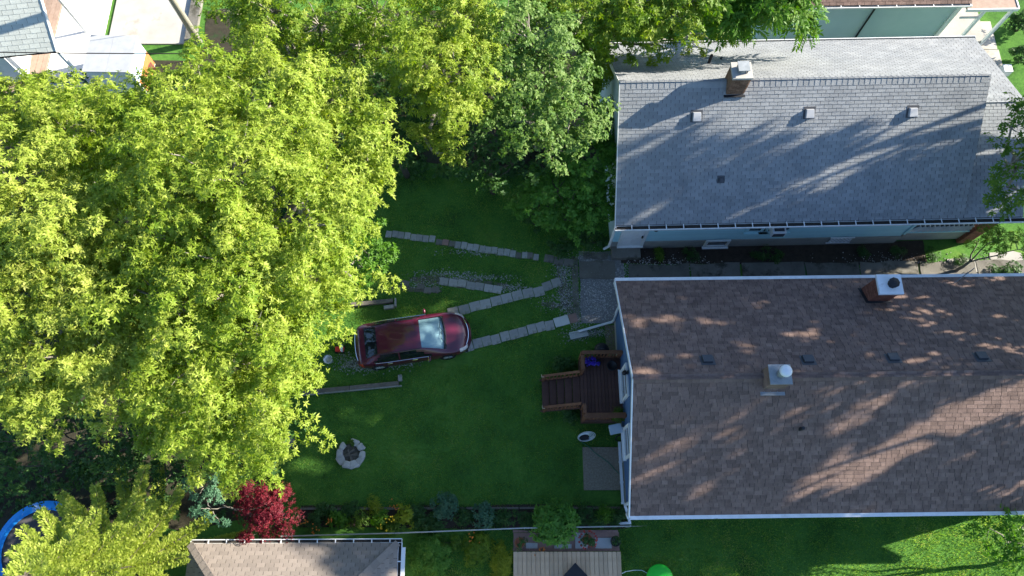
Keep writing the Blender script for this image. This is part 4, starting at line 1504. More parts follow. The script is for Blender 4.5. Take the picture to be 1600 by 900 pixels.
# ------------------------------------------------------------------ maroon car
ca, cb = P(555, 543, 0.7), P(734.5, 517, 0.6)
CAR = thing('parked_car', 'maroon four-door sedan parked on the grass at the end of paver tracks', 'car')
mid = (ca + cb) / 2
CAR.location = (mid.x, mid.y, 0)
CAR.rotation_euler = (0, 0, math.atan2(cb.y - ca.y, cb.x - ca.x))


def tab(x, pts):
    xs, ys = zip(*pts)
    # smooth interpolation
    y = np.interp(x, xs, ys)
    return y


NX = 84
X = np.linspace(0, 4.57, NX)
sm = lambda a: np.convolve(np.pad(a, 2, mode='edge'), [0.1, 0.2, 0.4, 0.2, 0.1], 'valid')
zc = sm(tab(X, [(0, .5), (.03, .72), (.1, .94), (.2, 1.03), (.42, 1.07), (.95, 1.36), (1.4, 1.45), (2.0, 1.465), (2.6, 1.4), (3.1, 1.2), (3.58, .98), (3.7, .955), (4.1, .88), (4.38, .77), (4.5, .64), (4.57, .46)]))
wb = sm(tab(X, [(0, .58), (.05, .72), (.15, .8), (.5, .865), (1.2, .89), (3.2, .89), (3.9, .87), (4.2, .8), (4.38, .7), (4.5, .52), (4.57, .3)]))
zb = sm(tab(X, [(0, .48), (.1, .84), (.4, .96), (1.0, .95), (2.6, .91), (3.6, .86), (4.1, .78), (4.4, .66), (4.57, .42)]))
we = sm(tab(X, [(0, .46), (.15, .66), (.42, .67), (.95, .585), (1.6, .62), (2.5, .605), (3.0, .66), (3.58, .745), (4.0, .7), (4.35, .54), (4.57, .2)]))
ze = sm(tab(X, [(0, .49), (.1, .92), (.42, 1.03), (.95, 1.29), (1.5, 1.385), (2.5, 1.345), (3.1, 1.14), (3.58, .935), (4.1, .845), (4.4, .7), (4.57, .44)]))
sec = []
for i in range(NX):
    r = [(wb[i] * .93, .2), (wb[i] * .99, .34), (wb[i] * 1.0, .52), (wb[i] * .995, .52 + (zb[i] - .52) * .6 if zb[i] > .55 else zb[i] * .98), (wb[i] * .965, zb[i])]
    for t in (.1, .4, .7, .92, 1.0):
        bow = .02 * math.sin(math.pi * t)
        r.append((wb[i] * .965 + (we[i] - wb[i] * .965) * t + bow, zb[i] + (ze[i] - zb[i]) * t))
    for t in (.93, .8, .6, .4, .2, 0.0):
        r.append((we[i] * t, zc[i] - (zc[i] - ze[i]) * t ** 2.6))
    sec.append(r)
NS = len(sec[0])
full = [[(s[0], s[1]) for s in r] + [(-s[0], s[1]) for s in r[-2::-1]] for r in sec]
NF = len(full[0])
groups = {k: MB() for k in ('body', 'windshield', 'rear', 'front_win', 'rear_win', 'front_win2', 'rear_win2', 'well', 'hlampL', 'hlampR', 'tlampL', 'tlampR')}
wheels = [(0.83, .33), (3.55, .33)]
for i in range(NX - 1):
    for j in range(NF - 1):
        xm = (X[i] + X[i + 1]) / 2
        q = [(X[i] - 2.285, full[i][j][0], full[i][j][1]), (X[i + 1] - 2.285, full[i + 1][j][0], full[i + 1][j][1]),
             (X[i + 1] - 2.285, full[i + 1][j + 1][0], full[i + 1][j + 1][1]), (X[i] - 2.285, full[i][j + 1][0], full[i][j + 1][1])]
        zm = sum(p[2] for p in q) / 4
        jj = j if j < NS - 1 else NF - 2 - j
        left = j < NS - 1
        key = 'body'
        if jj >= 10 and 2.66 < xm < 3.56:
            key = 'windshield'
        elif jj >= 10 and 0.44 < xm < 0.93:
            key = 'rear'
        elif jj in (5, 6, 7) and 1.78 < xm < 2.95 - .25 * (jj - 5):
            key = 'front_win' if left else 'front_win2'
        elif jj in (5, 6, 7) and .72 + .14 * (jj - 5) < xm < 1.72:
            key = 'rear_win' if left else 'rear_win2'
        elif jj in (2, 3, 4) and .03 < xm < .28:
            key = 'tlampL' if left else 'tlampR'
        elif jj in (3, 4, 5, 6) and 4.1 < xm < 4.42:
            key = 'hlampL' if left else 'hlampR'
        elif jj <= 2 and any((xm - wx_) ** 2 + (zm - wz_) ** 2 < .36 ** 2 for wx_, wz_ in wheels):
            key = 'well'
        groups[key].add(q, [(0, 1, 2, 3)], 0.5)


def weld(o):
    bm = bmesh.new()
    bm.from_mesh(o.data)
    bmesh.ops.remove_doubles(bm, verts=bm.verts[:], dist=0.0005)
    bmesh.ops.recalc_face_normals(bm, faces=bm.faces[:])
    bm.to_mesh(o.data)
    bm.free()
    o.data.polygons.foreach_set('use_smooth', [True] * len(o.data.polygons))
    return o


body = weld(groups['body'].build('body', 'carpaint', CAR))
ws = weld(groups['windshield'].build('windshield', 'carglass', CAR))
weld(groups['rear'].build('rear_window', 'carglass_dark', CAR))
for k in ('front_win', 'front_win2', 'rear_win', 'rear_win2'):
    weld(groups[k].build('side_window', 'carglass_dark', CAR))
for k in ('hlampL', 'hlampR'):
    weld(groups[k].build('headlight', 'headlamp', CAR))
for k in ('tlampL', 'tlampR'):
    weld(groups[k].build('taillight', 'taillamp', CAR))
wl = MB()
wl.v, wl.f, wl.r = [(v[0], v[1] * .86, v[2]) for v in groups['well'].v], groups['well'].f, groups['well'].r
wl.box((0, 0, .22), (4.2, 1.45, .06))
wl.build('wheel_wells', 'tyre', CAR)
sh = MB()
sh.v, sh.f, sh.r = [(v[0] - .03, v[1] * .97, v[2] - .05) for v in groups['windshield'].v], groups['windshield'].f, groups['windshield'].r
weld(sh.build('windshield_backing', 'shade', CAR))  # pale blue panel added behind the glass for the windshield's bright look
it = MB()
for x_ in (1.25, 2.25):
    for y_ in (-.36, .36):
        it.box((x_ - 2.285, y_, .62), (.5, .5, .2))
        it.box((x_ - 2.285 - .27, y_, .88), (.14, .48, .6), mtx=Matrix.Rotation(-.25, 3, 'Y'))
it.box((.55 - 2.285, 0, .98), (.35, 1.15, .05))
it.box((3.35 - 2.285, 0, .86), (.5, 1.35, .12))
it.build('seats', 'seat', CAR)
# pillars between the side windows, trim lines
for s in (-1, 1):
    i0, i1 = int(np.searchsorted(X, 0.75)), int(np.searchsorted(X, 2.95))
    m = MB()
    m.tube([(X[i] - 2.285, s * (sec[i][9][0] + .004), sec[i][9][1] + .008) for i in range(i0, int(np.searchsorted(X, 2.66)), 3)], .014, 5)
    m.build('roof_trim', 'dark', CAR)
    m = MB()
    m.tube([(X[i] - 2.285, s * (sec[i][4][0] + .006), sec[i][4][1] + .012) for i in range(i0, i1, 3)], .011, 5)
    m.build('belt_trim', 'chrome', CAR)
    for x_ in (1.32, 2.3):
        i = int(np.searchsorted(X, x_))
        MB().box((x_ - 2.285, s * (sec[i][3][0] + .012), .84), (.2, .03, .03)).build('door_handle', 'chrome', CAR)
    for x_ in (.78, 1.75, 2.86):
        i = int(np.searchsorted(X, x_))
        MB().tube([(x_ - 2.285, s * (sec[i][k][0] + .001), sec[i][k][1]) for k in (1, 2, 3, 4)], .006, 4).build('door_seam', 'dark', CAR)
    mi = MB()
    mi.lathe((0, 0, 0), [(.02, -.09), (.07, -.07), (.085, 0), (.07, .06), (.02, .08)], 10)
    mo = mi.build('wing_mirror', 'carpaint', CAR, True)
    mo.location = (2.88 - 2.285, s * .985, .98)
    mo.scale = (.75, 1.25, .9)
    MB().box((-.06, 0, 0), (.02, .12, .1)).build('mirror_glass', 'chrome', mo)
    MB().bar((0, -s * .16, -.05), (0, -s * .02, -.03), .05, .04).build('mirror_arm', 'dark', mo)
for wx_, wz_ in wheels:
    for s in (-1, 1):
        t = MB()
        prof = [(.2, -.1), (.3, -.105), (.325, -.08), (.33, 0), (.325, .08), (.3, .105), (.2, .1)]
        n_ = 28
        vs_ = [(r_ * math.cos(2 * math.pi * k / n_), z_, r_ * math.sin(2 * math.pi * k / n_)) for r_, z_ in prof for k in range(n_)]
        t.add(vs_, [(a * n_ + k, a * n_ + (k + 1) % n_, (a + 1) * n_ + (k + 1) % n_, (a + 1) * n_ + k) for a in range(len(prof) - 1) for k in range(n_)])
        wo_ = t.build('wheel', 'tyre', CAR, True)
        wo_.location = (wx_ - 2.285, s * .785, wz_)
        rm = MB()
        rm.tube([(0, s * .02, 0), (0, s * .085, 0)], (.215, .205), 24)
        for k in range(5):
            a_ = 2 * math.pi * k / 5
            rm.bar((0, s * .098, 0), (.2 * math.cos(a_), s * .092, .2 * math.sin(a_)), .05, .02, up=(0, s, 0.01))
        rm.tube([(0, s * .08, 0), (0, s * .115, 0)], (.05, .04), 10)
        rm.build('rim', 'rim', wo_)
m = MB()
m.tube([(4.50 - 2.285 - .55 * abs(y_) ** 2.2, y_, .7 - .02 * abs(y_)) for y_ in np.linspace(-.62, .62, 13)], .017, 5)
m.build('grille_trim', 'chrome', CAR)
m = MB()
m.tube([(4.56 - 2.285 - .5 * abs(y_) ** 2.2, y_, .42) for y_ in np.linspace(-.7, .7, 13)], .05, 6)
m.build('front_bumper', 'carpaint', CAR, True)
m = MB()
m.tube([(.0 - 2.285 + .28 * abs(y_) ** 2.4, y_, .5) for y_ in np.linspace(-.72, .72, 13)], .06, 6)
m.build('rear_bumper', 'carpaint', CAR, True)
m = MB()
m.tube([(.02 - 2.285 + .22 * abs(y_) ** 2.4, y_, .86) for y_ in np.linspace(-.6, .6, 9)], .014, 5)
m.build('trunk_trim', 'chrome', CAR)
for y0_, y1_ in ((-.1, .5), (-.55, .05)):
    MB().tube([(3.6 - 2.285, y0_, 1.0), (3.42 - 2.285, (y0_ + y1_) / 2, 1.085), (3.47 - 2.285, y1_, 1.035)], .012, 5).build('wiper', 'dark', CAR)
m = MB()
m.tube([(3.6 - 2.285 - .1 * y_ * y_ * 2, y_, .99 - .03 * y_ * y_) for y_ in np.linspace(-.68, .68, 11)], .035, 5)
m.build('cowl', 'dark', CAR)

# toys behind the car
c = P(530, 545, 0.25)
o = thing('ride_on_toy', 'small red and white plastic toy on the grass behind the car', 'toy', (c.x, c.y, 0))
MB().box((0, 0, .16), (.35, .2, .16)).build('seat', 'toy_red', o, bevel=.03)
MB().box((.12, 0, .32), (.06, .26, .2)).build('handle', 'toy_white', o, bevel=.01)
for sx_ in (-.13, .13):
    for sy_ in (-.12, .12):
        MB().tube([(sx_, sy_ - .02, .07), (sx_, sy_ + .02, .07)], .07, 12).build('wheel', 'tyre', o)
c = P(513, 562, 0.2)
o = thing('bucket', 'pale grey plastic bucket half hidden by leaves behind the car', 'bucket', (c.x, c.y, 0))
MB().lathe((0, 0, 0), [(.13, 0), (.17, .3), (.18, .31), (.16, .3), (.12, .04)], 18).build('pail', 'toy_white', o, True)
MB().tube([(-.17, 0, .3), (-.1, .12, .33), (0, .17, .34), (.1, .12, .33), (.17, 0, .3)], .008, 5).build('handle', 'dark', o)

# ------------------------------------------------------------------ back deck with stairs
DK = thing('back_deck', 'brown stained wooden deck with stairs and rails against the blue wall', 'deck', (2.65, 4.33, 0), R(0.7))
DW, DH, DZ = 1.62, 2.52, 0.85
n = 12
me = MB().box((0, 0, 0), (DW / n - 0.012, DH - 0.02, 0.035)).mesh('deck_board', 'deck')
for k in range(n):
    o = link('deck_board', me, DK)
    o.location = (DW * (k + 0.5) / n, DH / 2, DZ)
MB().box((DW / 2, DH / 2, DZ / 2 - 0.03), (DW - 0.06, DH - 0.06, DZ - 0.02)).build('skirt', 'deck', DK)
SY0, SY1 = 0.55, 1.72
nt_ = 5
for k in range(nt_):
    z_ = DZ * (k + 0.6) / (nt_ + 0.2)
    x_ = -1.45 + 0.29 * (k + 0.5)
    MB().box((x_, (SY0 + SY1) / 2, z_), (0.28, SY1 - SY0, 0.04)).build('tread', 'deck', DK)
    MB().box((x_ + 0.13, (SY0 + SY1) / 2, z_ - 0.09), (0.02, SY1 - SY0 - 0.02, 0.13)).build('riser', 'deck', DK)
for y_ in (SY0 - 0.03, SY1 + 0.03):
    MB().bar((-1.5, y_, 0.08), (0.0, y_, DZ - 0.1), 0.04, 0.22).build('stringer', 'deck', DK)


def railing(a, b, h=0.92, nb=8, post_a=True, post_b=True, wide=0.14):
    a, b = Vector(a), Vector(b)
    MB().bar(a + Vector((0, 0, h)), b + Vector((0, 0, h)), wide, 0.04).build('top_rail', 'rail', DK, bevel=0.006)
    MB().bar(a + Vector((0, 0, 0.12)), b + Vector((0, 0, 0.12)), 0.05, 0.08).build('bottom_rail', 'rail', DK)
    for k in range(nb):
        p = a.lerp(b, (k + 0.7) / (nb + 0.4))
        MB().box(p + Vector((0, 0, h / 2 + 0.06)), (0.045, 0.045, h - 0.16)).build('baluster', 'rail', DK)
    for f_, p in ((post_a, a), (post_b, b)):
        if f_:
            MB().box(p + Vector((0, 0, h / 2 - 0.1)), (0.1, 0.1, h + 0.18)).build('post', 'rail', DK)


railing((0.05, DH - 0.06, DZ), (DW - 0.06, DH - 0.06, DZ), nb=11)
railing((0.05, SY1 + 0.1, DZ), (0.05, DH - 0.16, DZ), nb=4, post_b=False)
railing((0.05, 0.06, DZ), (DW - 0.06, 0.06, DZ), nb=11, wide=0.2)
railing((0.05, 0.16, DZ), (0.05, SY0 - 0.08, DZ), nb=3, post_a=False, wide=0.12)
for y_ in (SY0 - 0.02, SY1 + 0.02):
    railing((-1.4, y_, 0.1), (-0.06, y_, DZ - 0.02), 0.85, 9, True, False, 0.1)
    m = MB()
    m.box((-1.44, y_ - 0.05, 1.02), (0.1, 0.02, 0.025))
    m.box((-1.49, y_, 1.02), (0.02, 0.11, 0.025))
    m.build('post_trim', 'rawwood', DK)

# things on and round the deck
c = P(926, 563, DZ + 0.1)
o = thing('flower_planter', 'long planter of violet blue flowers on the deck by its rail', 'planter', (c.x, c.y - 0.1, DZ + 0.02), R(2))
MB().box((0, 0, 0.1), (0.62, 0.22, 0.2)).build('trough', 'black_pot', o, bevel=0.015)
cs, ds, rs = clumps_of([(0, 0, 0.28, 0.33, 0.17, 0.16)], 18, (0.06, 0.1))
q_, rn_ = foliage(cs, ds, rs, 14, 'broad', (0.03, 0.055), 0.8)
link('flowers', quads_mesh('flowers', q_, rn_, 'petal_blue'), o, 'stuff')
cs, ds, rs = clumps_of([(0, 0, 0.22, 0.32, 0.16, 0.1)], 12, (0.06, 0.1))
q_, rn_ = foliage(cs, ds, rs, 8, 'star', (0.04, 0.07), 0.4)
link('leaves', quads_mesh('leaves', q_, rn_, 'lf_dark'), o)
c = P(955, 573, DZ + 0.1)
o = MB().lathe((0, 0, 0), [(0.13, 0), (0.18, 0.26), (0.2, 0.27), (0.2, 0.31), (0.17, 0.31), (0.15, 0.24)], 18).build('plant_pot', 'black_pot', None, True)
o.location = (c.x, c.y, DZ + 0.02)
tag(o, 'empty black plant pot standing on the brown deck', 'pot')
c = P(940, 552, 0.75)
o = thing('kettle_barbecue', 'round black kettle barbecue behind the upper deck rail', 'barbecue', (c.x, c.y + 0.1, 0))
MB().lathe((0, 0, 0.55), [(0.05, 0), (0.2, 0.06), (0.29, 0.2), (0.3, 0.27)], 24).build('bowl', 'dark', o, True)
MB().lathe((0, 0, 0.83), [(0.305, 0), (0.28, 0.1), (0.18, 0.19), (0.03, 0.22)], 24).build('lid', 'dark', o, True)
MB().box((0, 0, 1.09), (0.14, 0.03, 0.04)).build('lid_handle', 'vent', o)
for k in range(3):
    a_ = 2.1 * k + 0.4
    MB().tube([(0.2 * math.cos(a_), 0.2 * math.sin(a_), 0.62), (0.28 * math.cos(a_), 0.28 * math.sin(a_), 0)], 0.015, 6).build('leg', 'vent', o)
c = P(962, 670, 1.1)
o = thing('utility_box', 'pale blue lidded box on a post beside the lower deck rail', 'box', (c.x, c.y, 0), R(12))
MB().box((0, 0, 0.95), (0.42, 0.32, 0.28)).build('case', 'bin', o, bevel=0.015)
MB().box((0, 0, 1.1), (0.46, 0.36, 0.03)).build('lid', 'bin', o, bevel=0.008)
MB().box((0, 0, 0.4), (0.09, 0.09, 0.82)).build('post', 'dark', o)
m = MB()
for r_, dz_ in ((0.16, 0), (0.19, 0.03)):
    m.tube([(0.18 + r_ * math.cos(t), -0.3 + 0.5 * r_ * math.sin(t), 0.45 + dz_ + r_ * math.sin(t)) for t in np.linspace(0, 5.6, 20)], 0.012, 5)
m.build('cable_loop', 'wire', o)
c = P(913, 683, 0.5)
o = thing('hose_hanger', 'coiled white garden hose hanging below the deck corner', 'hose', (c.x, c.y, 0), R(10))
m = MB()
for k in range(5):
    r_ = 0.2 + 0.03 * k
    m.tube([(r_ * 1.05 * math.cos(t) + 0.02 * k, r_ * 0.5 * math.sin(t), 0.48 + 0.1 * math.sin(t) + 0.03 * k) for t in np.linspace(0, 2 * math.pi, 22)], 0.014, 5, False)
m.build('coil', 'hose_white', o)
MB().box((0, 0, 0.26), (0.32, 0.2, 0.5)).build('stand', 'dark', o)
pts = [P(*p_, 0.085) for p_ in ((908, 690), (920, 698), (930, 708), (940, 715), (950, 722), (960, 733), (968, 741), (974, 746))]
o = MB().tube(pts, 0.014, 6).build('garden_hose', 'hose_green', None)
tag(o, 'thin green garden hose lying across the small patio slab', 'hose')

# ------------------------------------------------------------------ neighbour's cedar deck, tub, table
p = P(802, 862, 0.3)
ND = thing('cedar_deck', 'pale cedar board deck cut off by the bottom edge', 'deck', (p.x, p.y, 0))
n = 24
bw = (P(970, 862, .3).x - p.x) / n
me = MB().box((0, 0, 0), (bw - 0.014, 3.4, 0.035)).mesh('deck_board', 'cedar')
for k in range(n):
    o = link('deck_board', me, ND)
    o.location = (bw * (k + 0.5), -1.7, 0.3 + random.uniform(0, 0.003))
MB().box((bw * n / 2, -1.72, 0.13), (bw * n - 0.04, 3.36, 0.26)).build('frame', 'cedar', ND)
c = P(899, 897, 0.55)
o = thing('patio_table', 'low black square table standing askew on the cedar deck', 'table', (c.x, c.y - 0.05, 0.32), R(45))
MB().box((0, 0, 0.3), (0.62, 0.62, 0.05)).build('top', 'black_pot', o, bevel=0.01)
for sx_ in (-1, 1):
    for sy_ in (-1, 1):
        MB().box((sx_ * 0.25, sy_ * 0.25, 0.14), (0.05, 0.05, 0.28)).build('leg', 'black_pot', o)
c = P(1031, 903, 0.35)
o = thing('plastic_tub', 'bright green round plastic tub with lid on the lawn at the bottom edge', 'tub', (c.x, c.y, 0))
MB().lathe((0, 0, 0), [(0.4, 0), (0.44, 0.3)], 32).build('bowl', 'greenplastic', o, True)
MB().lathe((0, 0, 0.3), [(0.47, 0), (0.48, 0.03), (0.44, 0.06), (0.2, 0.085), (0.02, 0.09)], 32).build('lid', 'greenplastic', o, True)
pts = [P(*p_, z_) for p_, z_ in (((972, 896), .33), ((978, 893), .05), ((990, 891), .03), ((1003, 891), .03), ((1014, 897), .03), ((1022, 901), 0.1))]
o = MB().tube(pts, 0.012, 6).build('garden_hose', 'hose_white', None)
tag(o, 'thin white cord running over grass from cedar deck to green tub', 'hose')

root = struct_root('planting_strip')
a_, b_ = P(802, 860, 0), P(972, 830, 0)
MB().prism(irregular(0.05, 4.0, -0.33, 0.3, 0.03), -0.05, 0.016).build('strip_soil', 'slab_red', root)
for (x0_, x1_, py0, py1) in ((822, 840, 848, 859), (866, 882, 850, 859), (884, 893, 850, 860), (899, 918, 832, 858), (930, 955, 840, 858), (846, 862, 834, 846)):
    a_, b_ = P(x0_, py1, 0.02), P(x1_, py0, 0.02)
    MB().prism(irregular(a_.x, b_.x, a_.y, b_.y, 0.015, 2), 0, 0.045).build('flagstone', 'slab_pale', root)
bmesh_brick = MB().box((0, 0, 0), (0.2, 0.09, 0.07)).mesh('brick', 'slab_red')
for k in range(19):
    o = link('brick', bmesh_brick, root)
    o.location = (0.13 + k * 0.207, -0.29, 0.04)
    o.rotation_euler = (0, 0, random.uniform(-0.05, 0.05))
for k in range(19):
    o = link('brick', bmesh_brick, root)
    o.location = (0.13 + k * 0.207, 0.36, 0.04)
    o.rotation_euler = (0, 0, random.uniform(-0.05, 0.05))

# ------------------------------------------------------------------ chain-link fence along the flower bed
FZ = 1.1
fp = [P(440, 838, FZ), P(617, 833, FZ), P(820, 825, FZ), P(985, 822, FZ)]
FN = thing('chain_link_fence', 'low silver chain link fence behind the flower bed', 'fence', (fp[0].x, fp[0].y, 0))
off = Vector((fp[0].x, fp[0].y, 0))
for k in range(3):
    a_, b_ = fp[k] - off, fp[k + 1] - off
    MB().tube([a_, b_], 0.024, 8).build('top_rail', 'rail_metal', FN)
for k in range(4):
    a_ = fp[k] - off
    MB().tube([(a_.x, a_.y, 0), (a_.x, a_.y, FZ + 0.06)], 0.03, 8).build('post', 'rail_metal', FN)
m = MB()
for k in range(3):
    a_, b_ = fp[k] - off, fp[k + 1] - off
    L_ = (b_ - a_).length
    u_ = (b_ - a_) / L_
    nn_ = int(L_ / 0.16)
    for i in range(nn_):
        for s in (0, 1):
            p0 = a_ + u_ * (i * 0.16 + (0.9 if s else 0))
            p1 = a_ + u_ * (i * 0.16 + (0 if s else 0.9))
            m.tube([(p0.x, p0.y, 0.08), (p1.x, p1.y, FZ - 0.03)], 0.003, 3, False)
o = m.build('wire_mesh', 'rail_metal', FN)
o['kind'] = 'stuff'

# ------------------------------------------------------------------ trampoline
c = P(62, 858, 0.85)
TR = thing('trampoline', 'round trampoline with black mat and blue rim pad under the spruce', 'trampoline', (c.x, c.y, 0))
MB().lathe((0, 0, 0.8), [(1.38, 0), (1.38, 0.012), (0.02, 0.012)], 40).build('jump_mat', 'mat_black', TR)
n_ = 40
pad = MB()
for k in range(n_):
    a0_, a1_ = 2 * math.pi * k / n_, 2 * math.pi * (k + 1) / n_
    ps = []
    for r_, z_ in ((1.36, .84), (1.5, .87), (1.68, .84)):
        ps += [(r_ * math.cos(a0_), r_ * math.sin(a0_), z_), (r_ * math.cos(a1_), r_ * math.sin(a1_), z_)]
    pad.add(ps, [(0, 2, 3, 1), (2, 4, 5, 3)], 0.5)
pad.build('rim_pad', 'bluepad', TR)
m = MB()
m.tube([(1.62 * math.cos(t), 1.62 * math.sin(t), .8) for t in np.linspace(0, 2 * math.pi, 41)], .03, 6, False)
m.build('frame_ring', 'galv', TR)
for k in range(6):
    a_ = math.pi / 3 * k
    MB().tube([(1.62 * math.cos(a_), 1.62 * math.sin(a_), 0), (1.62 * math.cos(a_), 1.62 * math.sin(a_), .8)], .025, 6).build('leg', 'galv', TR)

# small white box by the walk, right edge
c = P(1572, 109, 0.25)
o = MB().box((0, 0, 0.2), (0.4, 0.4, 0.4)).build('storage_box', 'white', None, bevel=0.02)
o.location = (c.x, c.y, 0)
tag(o, 'small white box on the sunlit walk near the right edge', 'box')

# ------------------------------------------------------------------ trees
YS = dict(kind='star', lr=(0.075, 0.16), wr=0.34, rc=(0.3, 0.7), rin=0.35, twigs=0.22)
G1 = 'yellow-green maples at left'
tree('maple_tree', 'largest yellow-green maple, its sunlit crown spreading left of the car', (-9.6, 10.2),
     [(320, 160, 9.0, 1.3, 1.2, 1.4), (420, 165, 9.5, 1.8, 1.5, 1.6), (525, 160, 8.6, 1.1, 1.0, 1.2), (505, 245, 9.4, 1.6, 1.2, 1.4), (575, 240, 8.6, .9, .9, 1.0),
      (230, 215, 9.6, 1.7, 1.5, 1.6), (360, 280, 10.6, 2.1, 1.8, 1.9), (260, 340, 10.2, 1.8, 1.7, 1.7), (470, 345, 10.0, 1.7, 1.6, 1.5),
      (360, 420, 10.0, 1.9, 1.6, 1.7), (480, 440, 8.8, 1.2, 1.0, 1.1), (550, 435, 7.6, .6, .35, .6), (260, 470, 9.4, 1.8, 1.6, 1.6), (400, 525, 8.6, 1.5, 1.2, 1.3), (475, 530, 7.4, .8, .6, .8),
      (540, 330, 8.2, 1.0, .8, .9), (300, 570, 8.4, 1.6, 1.2, 1.3), (385, 85, 8.4, .9, .8, 1.0), (370, 560, 5.4, 1.6, 1.2, 1.2), (320, 470, 6.0, 1.8, 1.5, 1.4), (430, 440, 6.2, 1.5, 1.3, 1.2), (230, 540, 6.2, 1.5, 1.3, 1.2)], 'lf_yellow', dens=1.35, per=56, trunk_r=0.3, group=G1, **YS)  # last low lobes are added, hidden under the crown, to block the sun
tree('maple_tree', 'pale yellow-green maple filling the left edge at mid height', (-15.2, 9.4),
     [(30, 290, 10.2, 1.5, 1.5, 1.6), (60, 380, 10.4, 1.8, 1.6, 1.6), (10, 460, 9.6, 1.6, 1.4, 1.4), (110, 450, 9.4, 1.5, 1.2, 1.3), (100, 560, 9.0, 1.5, 1.1, 1.2),
      (20, 590, 8.6, 1.3, 1.2, 1.2), (180, 560, 8.6, 1.3, 1.1, 1.1), (70, 640, 8.0, 1.1, .8, .9), (150, 400, 8.6, 1.2, 1.3, 1.1), (-60, 380, 9.5, 1.6, 2.0, 1.6)], 'lf_yellow2', dens=1.3, per=54, trunk_r=0.26, group=G1, **YS)
tree('maple_tree', 'smaller yellow-green maple hanging over the crimson tree', (-8.6, 3.6),
     [(330, 635, 7.8, 1.2, 1.0, 1.1), (410, 650, 7.6, 1.2, .9, 1.1), (300, 695, 7.0, .9, .7, .9), (390, 705, 6.8, 1.0, .6, .8), (430, 690, 6.2, .4, .4, .5), (240, 640, 7.4, .8, .7, .8), (430, 600, 7.2, .8, .5, .7), (360, 690, 4.6, 1.0, .8, .8), (300, 640, 5.0, 1.2, 1.0, .9)],
     'lf_yellow', dens=1.4, per=56, trunk_r=0.18, group=G1, **YS)  # its lowest lobes are likewise added beneath the crown as a sun block
tree('maple_tree', 'yellow-green maple in front of the shed and pale roof', (-15.6, 15.6),
     [(60, 172, 8.0, 1.6, .9, 1.2), (150, 190, 8.2, 1.5, .9, 1.2), (10, 205, 8.0, 1.4, 1.2, 1.2), (110, 210, 8.6, 1.5, 1.2, 1.3), (235, 205, 8.0, 1.0, .9, 1.0), (200, 270, 7.4, 1.3, 1.1, 1.0), (120, 290, 6.8, 1.4, 1.1, 1.0)],
     'lf_yellow', dens=1.3, per=54, trunk_r=0.22, group=G1, **YS)
tree('maple_tree', 'bright yellow-green tree at the top centre with ragged lower edge', (-3.2, 17.6),
     [(695, 30, 9.5, 1.3, 1.1, 1.5), (715, 100, 9.2, .8, 1.0, 1.1), (672, 95, 9.2, .8, .9, 1.2), (690, 160, 8.0, .8, .7, .9), (675, 235, 6.6, .8, .7, .8), (735, 45, 9.0, .7, 1.0, 1.2), (715, 150, 8.4, .7, .8, .8)],
     'lf_yellow', dens=1.45, per=56, trunk_r=0.22, **YS)
tree('maple_tree', 'dark green tree with bare grey twigs between the two yellow crowns at top', (-8.0, 19.2),
     [(430, 20, 8.0, 1.2, .9, 1.2), (500, 40, 7.4, 1.5, 1.1, 1.3), (560, 70, 6.4, 1.4, 1.2, 1.1), (460, 100, 5.8, 1.2, .9, .9), (590, 20, 7.4, 1.1, 1, 1.2), (400, 10, 7.6, .8, .8, 1.0), (370, 25, 5.4, .8, .8, .8), (420, 60, 4.8, 1.4, 1.1, 1.0), (500, 90, 4.4, 1.4, 1.1, 1.0), (590, 110, 4.6, 1.3, 1.1, 1.0), (620, 60, 5.2, 1.2, 1.1, 1.0), (550, 20, 5.8, 1.2, 1.0, 1.0)],
     'lf_fresh', 'star', (0.11, 0.18), 0.36, 1.2, 22, (0.3, 0.55), 0.2, twigs=0.8)
tree('elm_tree', 'silvery green fine-leaved tree to the left of the grey roof', (1.2, 16.6),
     [(830, 60, 8.6, 1.2, 1.1, 1.4), (800, 120, 8.0, 1.1, 1.1, 1.2), (860, 130, 7.6, 1.2, 1.2, 1.2), (820, 190, 7.0, 1.3, 1.2, 1.2), (890, 190, 6.2, 1.0, 1.0, 1.0), (850, 230, 5.6, 1.1, .9, .9), (790, 40, 8.0, .9, 1, 1.1)],
     'lf_pale', 'broad', (0.07, 0.13), 0.62, 1.7, 40, (0.3, 0.55), 0.2)
tree('maple_tree', 'mid-green tree leaning over the far left corner of the grey roof', (2.6, 21.6),
     [(900, 20, 7.4, 1.2, .9, 1.2), (970, 35, 7.2, 1.1, .9, 1.1), (1040, 20, 7.4, 1.2, .9, 1.1), (965, 70, 6.0, .7, .5, .6), (1030, 70, 5.6, .5, .4, .5), (915, 90, 5.6, .6, .6, .7), (870, 10, 7.0, 1.0, .9, 1.0), (1000, 30, 5.6, 1.3, .6, .8), (1070, 25, 6.0, 1.0, .6, .8), (930, 50, 5.0, 1.2, .9, 1.0), (935, 110, 3.6, .8, .9, .9), (925, 170, 3.0, .7, .8, .8), (950, 30, 7.8, 1.0, .7, .9), (1000, 5, 8.0, 1.2, .7, 1.0), (1080, 0, 7.6, 1.0, .6, .9)],
     'lf_fresh', 'star', (0.11, 0.18), 0.36, 1.5, 24, (0.28, 0.5), 0.16)
tree('tree_of_heaven', 'bright green tree with long feathered leaves overhanging the grey roof', (9.2, 21.6),
     [(1130, 12, 7.2, 1.1, .7, 1.0), (1190, 18, 7.0, 1.1, .7, .9), (1245, 12, 6.8, .8, .7, .9), (1140, 38, 6.2, .7, .4, .6), (1245, 36, 6.0, .5, .4, .6), (1200, -10, 7.4, 1.2, .7, 1.0)],
     'lf_bright', 'pinnate', (0.48, 0.2), 0.3, 1.6, 3, (0.3, 0.5), 0.14)
